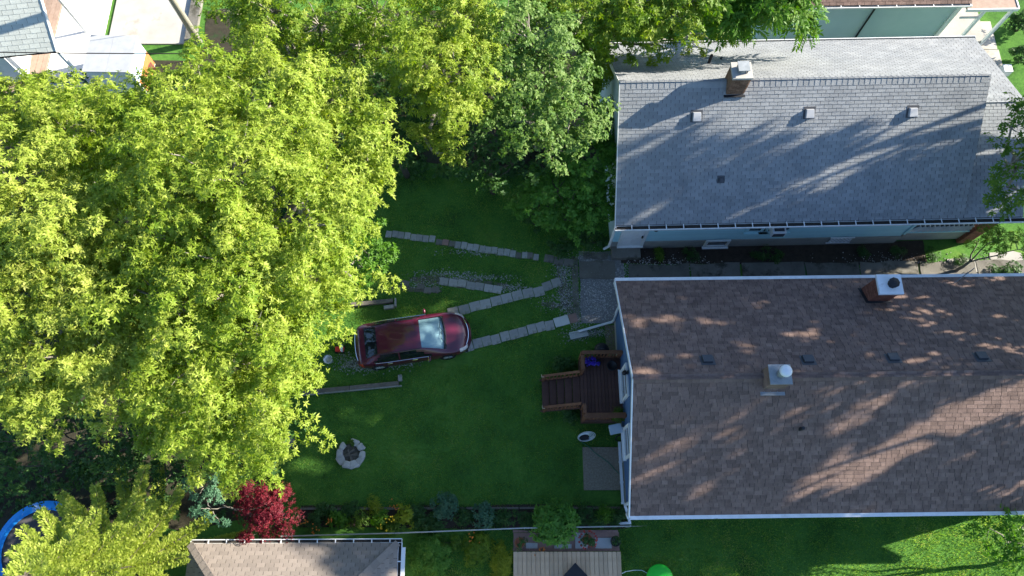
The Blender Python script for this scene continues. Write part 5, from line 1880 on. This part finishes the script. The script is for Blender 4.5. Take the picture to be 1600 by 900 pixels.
tree('small_tree', 'low yellow-tipped foliage resting on the eave of the grey roof', (7.8, 21.2),
     [(1090, 74, 4.6, .4, .3, .4), (1130, 66, 4.7, .45, .35, .4), (1010, 78, 4.6, .3, .25, .3)], 'lf_yellow', 'star', (0.1, 0.15), 0.34, 2.4, 18, (0.18, 0.3), 0.06)
GU = 'dark undergrowth at the wood edge'
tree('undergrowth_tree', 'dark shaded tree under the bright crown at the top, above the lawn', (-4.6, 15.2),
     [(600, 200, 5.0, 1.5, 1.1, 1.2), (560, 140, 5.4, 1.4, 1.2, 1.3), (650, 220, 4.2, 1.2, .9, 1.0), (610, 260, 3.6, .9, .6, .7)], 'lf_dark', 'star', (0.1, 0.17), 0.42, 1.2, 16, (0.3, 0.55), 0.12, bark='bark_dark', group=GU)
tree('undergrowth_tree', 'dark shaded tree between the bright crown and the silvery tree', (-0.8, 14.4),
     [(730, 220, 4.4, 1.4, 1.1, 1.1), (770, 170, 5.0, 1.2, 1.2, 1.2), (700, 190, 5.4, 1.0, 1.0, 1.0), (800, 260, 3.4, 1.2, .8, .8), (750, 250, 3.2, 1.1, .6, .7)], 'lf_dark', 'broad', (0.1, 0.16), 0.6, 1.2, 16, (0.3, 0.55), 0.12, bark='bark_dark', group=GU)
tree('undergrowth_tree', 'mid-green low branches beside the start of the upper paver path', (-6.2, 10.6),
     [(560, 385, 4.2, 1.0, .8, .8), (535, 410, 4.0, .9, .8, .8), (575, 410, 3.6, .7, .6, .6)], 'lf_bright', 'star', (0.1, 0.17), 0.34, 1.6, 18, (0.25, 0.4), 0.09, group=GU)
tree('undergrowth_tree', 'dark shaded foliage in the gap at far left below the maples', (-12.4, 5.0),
     [(190, 680, 3.6, 1.3, .9, 1.0), (120, 690, 3.8, 1.2, .8, 1.0), (240, 700, 3.0, 1.0, .7, .8), (40, 690, 4.0, 1.2, .7, .9), (180, 740, 2.6, 1.0, .6, .7), (60, 740, 2.4, 1.3, .7, .8), (-10, 730, 3.0, 1.1, .9, .9), (120, 740, 2.2, 1.2, .6, .7), (260, 750, 2.4, 1.0, .7, .7), (320, 720, 2.6, 1.0, .8, .9), (390, 690, 3.2, 1.2, 1.0, 1.1), (400, 620, 3.4, 1.2, 1.2, 1.1), (330, 640, 3.2, 1.2, 1.1, 1.0)], 'lf_dark', 'broad', (0.09, 0.15), 0.55, 1.3, 16, (0.25, 0.5), 0.1, bark='bark_dark', group=GU)  # last lobes are added out of sight below the maples to stop low sun
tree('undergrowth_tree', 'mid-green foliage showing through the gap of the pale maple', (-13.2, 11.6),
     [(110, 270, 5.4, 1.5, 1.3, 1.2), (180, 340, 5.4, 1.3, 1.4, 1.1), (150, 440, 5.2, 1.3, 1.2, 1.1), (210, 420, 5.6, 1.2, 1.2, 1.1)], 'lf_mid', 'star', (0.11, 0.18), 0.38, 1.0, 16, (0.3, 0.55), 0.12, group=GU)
tree('lilac_bush', 'large round-leaved green bush at the left wall of the grey-roofed house', (2.6, 13.2),
     [(870, 300, 2.6, 1.1, 1.1, 1.1), (920, 260, 3.0, 1.0, 1.3, 1.2), (840, 320, 2.0, .8, .7, .8), (930, 320, 2.2, .8, .9, .9), (890, 345, 1.4, .9, .5, .6), (945, 220, 2.8, .6, 1.0, 1.0)],
     'lf_lilac', 'broad', (0.08, 0.14), 0.75, 2.2, 24, (0.22, 0.4), 0.07, cat='bush', bark='bark_dark')
tree('edge_tree', 'leafy green tree reaching over the grey roof at the right edge', (19.6, 14.0),
     [(1580, 200, 7.6, .7, .7, .8), (1572, 260, 7.2, .7, .8, .8), (1590, 310, 6.6, .7, .6, .6), (1630, 220, 7.6, 1.3, 1.4, 1.3), (1640, 300, 7.0, 1.1, 1.0, 1.0)], 'lf_mid', 'broad', (0.1, 0.16), 0.5, 1.3, 18, (0.25, 0.45), 0.13)
tree('alley_tree', 'feathery green sapling over the alley at the right edge', (18.6, 10.7),
     [(1560, 375, 2.4, .9, .6, .7), (1590, 390, 2.2, .8, .6, .6), (1530, 372, 1.6, .5, .4, .5)], 'lf_mid', 'fine', (0.09, 0.15), 0.3, 1.5, 16, (0.25, 0.4), 0.06)
tree('red_maple', 'small crimson-leaved tree between the lawn and the tan roof', (-8.4, 0.95),
     [(415, 790, 2.7, .85, .75, .7), (435, 815, 2.3, .65, .5, .55), (400, 835, 2.1, .6, .45, .5), (385, 770, 2.6, .55, .6, .5), (412, 805, 2.4, .7, .6, .6), (440, 780, 2.3, .55, .45, .45)], 'lf_red', 'fine', (0.05, 0.1), 0.32, 2.4, 34, (0.16, 0.38), 0.06, bark='bark_dark', twigs=0.7)
tree('garden_tree', 'blue-green sapling beside the crimson tree', (-9.6, 0.9),
     [(330, 795, 3.0, .5, .6, .6), (320, 760, 3.2, .5, .5, .5)], 'lf_blue', 'broad', (0.08, 0.13), 0.5, 2.2, 16, (0.18, 0.3), 0.05)
tree('ash_tree', 'small leafy tree at the lower right corner beside the white eave', (19.2, -0.6),
     [(1575, 845, 3.0, .8, .8, .8), (1600, 820, 3.2, .8, .6, .8), (1545, 825, 2.4, .5, .4, .5)], 'lf_bright', 'broad', (0.1, 0.16), 0.5, 1.6, 16, (0.25, 0.4), 0.07)
# street trees east of the houses; their crowns shade the roofs
GS = 'street trees east of the houses'
for (b_, lob, lab) in (
        ((27.0, 10.6), [(26.6, 9.0, 8.6, 2.0, 1.9, 1.7), (26.8, 11.6, 10.6, 2.4, 2.2, 2.0), (26.4, 13.0, 8.2, 2.0, 1.7, 1.6), (26.2, 13.4, 6.0, 1.7, 1.3, 1.0), (26.2, 11.2, 6.4, 1.7, 1.3, 1.0), (26.6, 9.2, 12.4, 2.2, 1.9, 1.6), (26.8, 12.8, 13.2, 2.2, 2.2, 1.8), (26.2, 10.8, 14.8, 1.8, 1.8, 1.4), (26.6, 7.8, 14.6, 1.9, 1.3, 1.3), (26.6, 8.2, 17.0, 1.8, 1.5, 1.3), (26.6, 11.2, 17.4, 2.0, 1.8, 1.5), (26.6, 13.6, 16.4, 1.8, 1.7, 1.4)],
         'tall maple just past the right edge whose crown shades the brown roof'),
        ((26.6, 16.2), [(26.6, 15.0, 8.8, 2.0, 1.4, 1.4), (26.8, 15.2, 11.2, 2.2, 1.3, 1.4), (26.4, 14.2, 7.4, 1.7, 1.3, 1.0), (26.6, 15.4, 9.6, 1.6, 1.1, 1.1), (26.6, 16.6, 12.6, 1.6, 1.1, 1.1), (26.6, 15.2, 15.9, 1.7, 1.5, 1.2), (26.6, 14.6, 17.2, 1.5, 1.3, 1.0), (26.6, 17.4, 13.6, 2.0, 1.6, 1.4), (26.6, 15.2, 13.6, 1.9, 1.8, 1.5), (26.6, 18.4, 15.2, 1.5, .9, 1.1), (26.6, 14.2, 11.2, 1.6, 1.6, 1.5)],
         'tall maple just past the right edge whose crown shades the grey roof'),
        ((26.4, 5.0), [(26.4, 4.8, 12.2, 1.7, 1.4, 1.2), (26.6, 5.6, 13.8, 1.6, 1.3, 1.2), (26.4, 3.8, 10.6, 1.3, 0.9, 1.0), (26.5, 5.1, 10.2, 1.7, 1.3, 1.2), (26.5, 6.6, 8.0, 1.5, 1.3, 1.0), (26.4, 4.6, 8.2, 1.4, 1.1, 0.9), (26.5, 6.5, 12.4, 1.6, 0.9, 0.9)],
         'maple just past the lower right edge shading the lower lawn')):
    tree('street_tree', lab, b_, lob, 'lf_mid', 'star', (0.26, 0.38), 0.5, 0.95, 13, (0.45, 0.8), 0.26, group=GS, lobe_px=False, rin=0.25, low=-0.9, spray=0.7)


# spruce over the trampoline
def spruce(name, label, base, height, rmax, zlow, seed=3):
    rnd = random.Random(seed)
    root = thing(name, label, 'tree', (base[0], base[1], 0))
    MB().tube([(0, 0, -0.1), (0.03, 0, height * 0.5), (0, 0, height)], (0.17, 0.1, 0.015), 9).build('trunk', 'bark_dark', root, True)
    br = MB()
    bases, dirs, lens = [], [], []
    z = zlow
    while z < height - 0.15:
        f = (z - zlow) / (height - zlow)
        R_ = rmax * (1 - f) ** 0.8 + 0.15
        nb = 5
        a0_ = rnd.uniform(0, 6.3)
        for k in range(nb):
            a_ = a0_ + 2 * math.pi * k / nb + rnd.uniform(-0.25, 0.25)
            L_ = R_ * rnd.uniform(0.75, 1.1)
            rad = Vector((math.cos(a_), math.sin(a_), 0))
            side = Vector((-math.sin(a_), math.cos(a_), 0))
            pts = [Vector((0, 0, z)) + rad * L_ * t + Vector((0, 0, L_ * (-0.3 * t + 0.34 * t * t))) for t in (0, .33, .66, 1.0)]
            br.tube(pts, (0.03, 0.022, 0.014, 0.006), 5, False)
            for i_ in range(int(L_ * 70)):
                t = rnd.uniform(0.12, 1.0)
                bases.append(Vector((0, 0, z)) + rad * L_ * t + Vector((0, 0, L_ * (-0.3 * t + 0.34 * t * t) + 0.012)))
                dirs.append((rad * 0.7 + side * rnd.uniform(-0.7, 0.7) + Vector((0, 0, rnd.uniform(0.1, 0.7)))).normalized())
                lens.append(rnd.uniform(0.08, 0.14))
            ns = int(L_ / 0.06)
            for s_ in range(2, ns + 1):
                t = s_ / ns
                p = Vector((0, 0, z)) + rad * L_ * t + Vector((0, 0, L_ * (-0.3 * t + 0.34 * t * t)))
                for sg in (-1, 1):
                    ll = (0.13 + 0.36 * (1 - t) * min(1.0, t * 3)) * rnd.uniform(0.7, 1.2)
                    d_ = (rad * 0.75 + side * sg * 0.8 + Vector((0, 0, rnd.uniform(-0.12, 0.22)))).normalized()
                    br.tube([p, p + d_ * ll], (0.008, 0.004), 3, False)
                    m_ = max(2, int(ll / 0.045))
                    for i in range(1, m_ + 1):
                        b__ = p + d_ * ll * (i / m_)
                        for w_ in (-1, 1, 0):
                            dd = (d_ * 0.8 + d_.cross(Vector((0, 0, 1))) * w_ * 0.75 + Vector((0, 0, rnd.uniform(0.0, 0.45)))).normalized()
                            bases.append(b__)
                            dirs.append(dd)
                            lens.append(rnd.uniform(0.08, 0.14))
        z += 0.7 * (1 - 0.5 * f)
    br.build('branches', 'bark_dark', root)
    B = np.array(bases)
    D = np.array(dirs)
    Ln = np.array(lens)
    q__ = leaf_quads(B, D, unit(np.array([0, 0, 1.0]) + 0.3 * rng.normal(size=B.shape)), Ln, Ln * 0.42, 0.0, 0.5)
    link('needles', quads_mesh('needles', q__, 0.2 + 0.6 * rng.uniform(0, 1, len(B)), 'lf_spruce'), root)
    return root


c = P(258, 884, 0)
spruce('spruce_tree', 'spruce with long needled branches over the trampoline, lower left corner', (c.x, c.y), 8.6, 4.0, 1.9)
c = P(150, 930, 0)
spruce('spruce_tree', 'spruce rising from below the lower left corner', (c.x, c.y), 5.6, 2.1, 1.3, 8)

# ------------------------------------------------------------------ shrubs and flowers
GB = 'plants in the flower bed'
shrub('hosta', 'yellow-green leafy clump near the crimson tree in the flower bed', 530, 810, 0.5, 0.32, 'lf_bright', 'star', (0.14, 0.22), 0.4, 8, 8, group=GB)
shrub('sedge', 'lime yellow low cushion on the lawn side of the flower bed', 585, 790, 0.3, 0.26, 'lf_lime', 'fine', (0.08, 0.14), 0.2, 9, 12, group=GB)
shrub('lily', 'green clump right below the lime cushion', 592, 808, 0.5, 0.28, 'lf_bright', 'star', (0.1, 0.18), 0.3, 8, 8, group=GB)
shrub('hydrangea', 'pale lime hydrangea clump beside the yellow flowers', 633, 808, 0.6, 0.36, 'lf_lime', 'broad', (0.1, 0.15), 0.7, 9, 9, group=GB)
shrub('boxwood', 'rounded dark green boxwood ball in the flower bed', 695, 790, 0.8, 0.48, 'lf_blue', 'star', (0.05, 0.08), 0.36, 40, 16, group=GB, rc=(0.1, 0.18))
shrub('sage', 'upright blue-green leafy plant right of the boxwood ball', 755, 805, 0.8, 0.3, 'lf_blue', 'broad', (0.12, 0.18), 0.4, 9, 10, group=GB, ry=0.42)
shrub('sunflower_bush', 'tall bright green bush rising over the fence above the cedar deck', 866, 812, 1.5, 0.8, 'lf_lilac', 'broad', (0.12, 0.2), 0.5, 46, 18, group=GB, rc=(0.15, 0.3))
shrub('phlox', 'dark leafy low plants left of the tall bright bush', 800, 806, 0.5, 0.5, 'lf_dark', 'broad', (0.08, 0.13), 0.4, 16, 12, group=GB, ry=0.3)
shrub('phlox', 'dark leafy low plants right of the tall bright bush', 915, 803, 0.5, 0.42, 'lf_dark', 'broad', (0.08, 0.13), 0.4, 14, 12, group=GB, ry=0.32)
shrub('iris', 'narrow leaved light green plant near the house corner', 948, 803, 0.55, 0.26, 'lf_bright', 'fine', (0.14, 0.22), 0.14, 7, 10, group=GB)
shrub('phlox', 'dark green clump beneath the crimson tree by the gutter', 490, 815, 0.5, 0.42, 'lf_dark', 'fine', (0.1, 0.16), 0.2, 14, 12, group=GB, ry=0.3)
shrub('phlox', 'mid-green plants between the hosta and the lime cushion', 562, 812, 0.5, 0.3, 'lf_mid', 'broad', (0.08, 0.12), 0.4, 9, 10, group=GB)
shrub('peony', 'dark green plants between hydrangea and boxwood ball', 662, 812, 0.5, 0.36, 'lf_dark', 'broad', (0.08, 0.13), 0.45, 12, 12, group=GB)
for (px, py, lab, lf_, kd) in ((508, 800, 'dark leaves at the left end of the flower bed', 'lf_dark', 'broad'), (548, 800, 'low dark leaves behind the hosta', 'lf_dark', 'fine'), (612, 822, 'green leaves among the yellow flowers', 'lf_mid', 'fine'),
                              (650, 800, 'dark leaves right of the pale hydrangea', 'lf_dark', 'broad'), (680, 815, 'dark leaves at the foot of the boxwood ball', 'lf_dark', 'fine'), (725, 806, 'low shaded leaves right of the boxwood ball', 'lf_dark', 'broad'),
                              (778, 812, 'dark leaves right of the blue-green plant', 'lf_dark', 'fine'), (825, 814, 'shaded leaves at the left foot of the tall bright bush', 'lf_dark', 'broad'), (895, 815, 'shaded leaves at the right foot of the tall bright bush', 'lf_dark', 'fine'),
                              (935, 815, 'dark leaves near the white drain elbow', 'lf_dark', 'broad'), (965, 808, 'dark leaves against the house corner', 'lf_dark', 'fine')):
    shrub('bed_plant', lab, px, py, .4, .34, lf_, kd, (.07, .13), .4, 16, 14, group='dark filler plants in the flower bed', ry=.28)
for (px, py, lab, lf_, hh_) in ((1570, 424, 'low dark shrub standing in for shade in the alley beside the brown roof eave', 'lf_dark', .6), (1600, 35, 'dark shrub standing in for shade in the top right corner beside the white porch', 'lf_dark', 1.1), (1604, 85, 'dark shrub standing in for shade at the right edge beside the sunlit walk', 'lf_dark', 1.1)):
    shrub('shade_shrub', lab, px, py, hh_, .8, lf_, 'broad', (.08, .13), .55, 40, 16, group='shrubs standing in for shade at the right edge', ry=.45)  # dark shrubs added where the ground lies dark in shade
for (lab, px, py, mt_, z_) in (('yellow flower cluster in the middle of the flower bed', 594, 826, 'petal_yellow', 0.5), ('yellow flowers beside the pale hydrangea', 612, 810, 'petal_yellow', 0.6),
                               ('orange lily flowers left of the hosta', 512, 812, 'petal_orange', 0.6), ('small orange flower near the lime cushion', 617, 791, 'petal_orange', 0.5),
                               ('orange flowers under the crimson tree', 476, 815, 'petal_orange', 0.5), ('orange flowers over the fence right of the boxwood', 737, 840, 'petal_orange', 0.6),
                               ('orange flowers at the foot of the tall bright bush', 846, 858, 'petal_orange', 0.3), ('orange blooms among dark leaves by the gutter', 492, 829, 'petal_orange', 0.5)):
    c = P(px, py, z_)
    o = thing('flowers', lab, 'flowers', (c.x, c.y, 0), 0, 'flower clusters in the bed')
    C_ = np.array([[random.gauss(0, .09), random.gauss(0, .08), z_ + random.uniform(-.05, .05)] for _ in range(9)])
    q_, rn_ = rosettes(C_, unit(np.array([[0, 0, 1.0]] * 9) + 0.3 * rng.normal(size=(9, 3))), 6, (0.025, 0.05), 0.6, (0.1, 0.7))
    link('petals', quads_mesh('petals', q_, rn_, mt_), o, 'stuff')
    m = MB()
    for p_ in C_:
        m.tube([(p_[0] * .3, p_[1] * .3, 0), tuple(p_)], .006, 4, False)
    m.build('stems', 'lf_mid', o)
# pots in the strip
for (lab, px, py, lf, hh, rr_, pot) in (('round pot of red-edged plants on the flagstone strip', 918, 843, 'petal_red', .45, .32, 'terracotta'), ('small black pot at the right end of the flagstone strip', 962, 846, 'lf_dark', .3, .12, 'black_pot'),
                                        ('brown leafy pot at the left end of the flagstone strip', 812, 848, 'lf_dark', .4, .2, 'terracotta')):
    c = P(px, py, 0.3)
    o = thing('potted_plant', lab, 'potted plant', (c.x, c.y, 0.04), 0, 'pots above the cedar deck')
    MB().lathe((0, 0, 0), [(.12, 0), (.17, .22), (.19, .23), (.19, .26), (.16, .26), (.14, .2)], 18).build('pot', pot, o, True)
    cs, ds, rs = clumps_of([(0, 0, .36, rr_, rr_ * .8, .16)], 14, (.06, .12))
    q_, rn_ = foliage(cs, ds, rs, 8, 'broad', (.05, .09), .5)
    link('foliage', quads_mesh('foliage', q_, rn_, 'lf_dark' if lf == 'petal_red' else lf), o)
    if lf == 'petal_red':
        C_ = np.array([[rr_ * 1.05 * math.cos(t) + random.gauss(0, .03), rr_ * .9 * math.sin(t) + random.gauss(0, .03), .36] for t in np.linspace(0, 6.2, 26)])
        q_, rn_ = rosettes(C_, unit(np.array([[0, 0, 1.0]] * 26) + .3 * rng.normal(size=(26, 3))), 5, (.035, .06), .7, (0.1, .6))
        link('flowers', quads_mesh('flowers', q_, rn_, 'petal_red'), o, 'stuff')
GY = 'plants in the neighbouring yard'
shrub('yard_plant', 'bright green leafy plants right of the tan garage', 672, 868, .45, .75, 'lf_lilac', 'fine', (.1, .18), .22, 60, 22, group=GY, ry=.7)
shrub('yard_plant', 'green ground cover along the fence between garage and cedar deck', 700, 848, .35, 1.1, 'lf_mid', 'fine', (.08, .14), .25, 60, 18, group=GY, ry=.25)
shrub('yard_plant', 'sunlit green plants below the fence, left of the cedar deck', 745, 858, .4, .5, 'lf_fresh', 'fine', (.1, .16), .22, 34, 18, group=GY)
shrub('yard_plant', 'yellow-green sunlit grass clump along the cedar deck', 782, 880, .4, .28, 'lf_lime', 'fine', (.12, .2), .14, 14, 14, group=GY, ry=.8)
shrub('stair_plant', 'dark leafy plant on the upper side of the deck stairs', 880, 570, .6, .4, 'lf_dark', 'broad', (.1, .16), .55, 16, 12, group='plants by the deck stairs', ry=.26)
shrub('stair_plant', 'dark plant with white flowers below the deck stairs', 893, 645, .5, .32, 'lf_dark', 'broad', (.07, .12), .5, 12, 12, group='plants by the deck stairs')
shrub('stair_plant', 'small potted green plant in the deck corner by the wall', 967, 647, .5, .16, 'lf_mid', 'fine', (.12, .18), .2, 5, 10, z0=.87, group='plants by the deck stairs')
for i, (px, py, lab) in enumerate(((1080, 396, 'dark weeds near the white door under the teal wall'), (1190, 396, 'dark weeds below the window air conditioner'), (1215, 400, 'low weeds beside the alley slab under the air conditioner'),
                                   (1345, 394, 'dark weeds right of the lattice vent'), (1400, 392, 'dark weeds below the porch rail'), (1460, 398, 'weeds by the brick pier'), (1500, 402, 'tall weeds below the porch corner'),
                                   (1030, 397, 'small yellowish weed next to the doorstep'))):
    shrub('weeds', lab, px, py, .35, .38 if i < 7 else .14, 'lf_dark' if i < 7 else 'lf_mid', 'fine', (.1, .16), .22, 12 if i < 7 else 5, 12, cat='weeds', ry=.22, group='weeds along the alley')
for (px, py, lab) in ((875, 385, 'low dark leaves at the end of the upper paver path'), (925, 375, 'low green leaves beside the corner of the teal wall'), (835, 345, 'shaded leaves below the round-leaved bush')):
    shrub('ground_shrub', lab, px, py, .7, .6, 'lf_dark', 'broad', (.08, .13), .55, 22, 12, group='low growth round the big bush', ry=.4)

# ------------------------------------------------------------------ grass
def in_rect(pts, x0, x1, y0, y1):
    return (pts[:, 0] > x0) & (pts[:, 0] < x1) & (pts[:, 1] > y0) & (pts[:, 1] < y1)


def grass(name, label, areas, length=(0.05, 0.1), width=0.014, holes=()):
    bs = []
    for (x0, x1, y0, y1, d) in areas:
        n_ = int((x1 - x0) * (y1 - y0) * d)
        bs.append(np.stack([rng.uniform(x0, x1, n_), rng.uniform(y0, y1, n_), np.zeros(n_)], 1))
    B = np.concatenate(bs)
    # patchy growth
    dn = np.sin(B[:, 0] * 2.1 + np.sin(B[:, 1] * 1.7) * 1.5) * np.sin(B[:, 1] * 2.4 + np.cos(B[:, 0] * 1.3) * 1.8)
    keep = rng.uniform(0, 1, len(B)) < 0.8 + 0.25 * dn
    for h_ in holes:
        keep &= ~in_rect(B, *h_)
    B = B[keep]
    dn = dn[keep]
    n_ = len(B)
    a_ = rng.uniform(0, 2 * math.pi, n_)
    tl = rng.uniform(0.25, 1.1, n_)
    D = np.stack([np.cos(a_) * np.sin(tl), np.sin(a_) * np.sin(tl), np.cos(tl)], 1)
    N_ = unit(np.array([0, 0, 1.0]) + 0.4 * rng.normal(size=(n_, 3)))
    Ln = rng.uniform(length[0], length[1], n_)
    q__ = leaf_quads(B, D, N_, Ln, np.full(n_, width), 0.0, 0.35)
    d2 = np.sin(B[:, 0] * 5.3 + 2.0 * np.sin(B[:, 1] * 3.1)) * np.sin(B[:, 1] * 6.1 + 2.0 * np.cos(B[:, 0] * 2.7))
    d3 = np.sin(B[:, 0] * 0.9 + 1.3 * np.sin(B[:, 1] * 0.7 + 1.0)) * np.cos(B[:, 1] * 1.1 + 1.2 * np.sin(B[:, 0] * 0.8))
    rn = np.clip(0.42 + 0.14 * dn + 0.14 * d2 + 0.14 * d3 + 0.24 * rng.normal(size=n_), 0, 1)
    o = link(name, quads_mesh(name, q__, rn, 'lf_grass'), None, 'stuff')
    o['label'] = label
    return o


hs = [(2.8, 4.4, 8.3, 11.4), (2.6, 4.35, 0.6, 3.45), (2.6, 4.3, 4.3, 6.9), (-6.3, -1.6, 6.7, 8.4)]
# keep the blades off the paver rows
for (a_, b_, k_) in (((603, 365), (896, 412), 14), ((628, 443), (686, 456), 5), ((687, 438), (784, 454), 8), ((700, 489), (876, 440), 14), ((725, 543), (902, 496), 14)):
    pa, pb = P(*a_), P(*b_)
    for i in range(k_):
        c = pa.lerp(pb, (i + .5) / k_)
        hs.append((c.x - .25, c.x + .25, c.y - .13, c.y + .13))
c = P(549, 709, 0)
hs.append((c.x - .5, c.x + .5, c.y - .5, c.y + .5))
grass('grass', 'short green grass of the shaded lawn', [(-9.4, 4.3, 1.2, 15.6, 850)], holes=hs)
grass('grass', 'sunlit grass along the lower house and neighbouring yard', [(4.0, 20, -2.0, 0.95, 900), (-3.7, 0.0, -1.6, 0.5, 900)], (0.06, 0.13), 0.016)

# ------------------------------------------------------------------ ground cover under the trees
gc = []
for (x0, x1, y0, y1, n_) in ((-22, -8.8, 0.8, 13.6, 4200), (-14.4, 3.4, 15.0, 20.5, 3200), (-22, -9.0, 13.0, 20.5, 2200)):
    gc.append(np.stack([rng.uniform(x0, x1, n_), rng.uniform(y0, y1, n_), rng.uniform(0.03, 0.28, n_)], 1))
gc = np.concatenate(gc)
patch = np.sin(gc[:, 0] * 1.3 + np.sin(gc[:, 1] * 1.1)) * np.sin(gc[:, 1] * 1.5 + np.cos(gc[:, 0] * 0.9))
gc = gc[patch > -0.35]
q_, rn_ = rosettes(gc, unit(np.array([0, 0, 1.0]) + 0.35 * rng.normal(size=gc.shape)), 6, (0.09, 0.19), 0.5, (0.0, 0.7), 0.2)
o = link('ground_cover', quads_mesh('ground_cover', q_, rn_, 'lf_dark'), None, 'stuff')
o['label'] = 'low dark green ground cover under the trees'
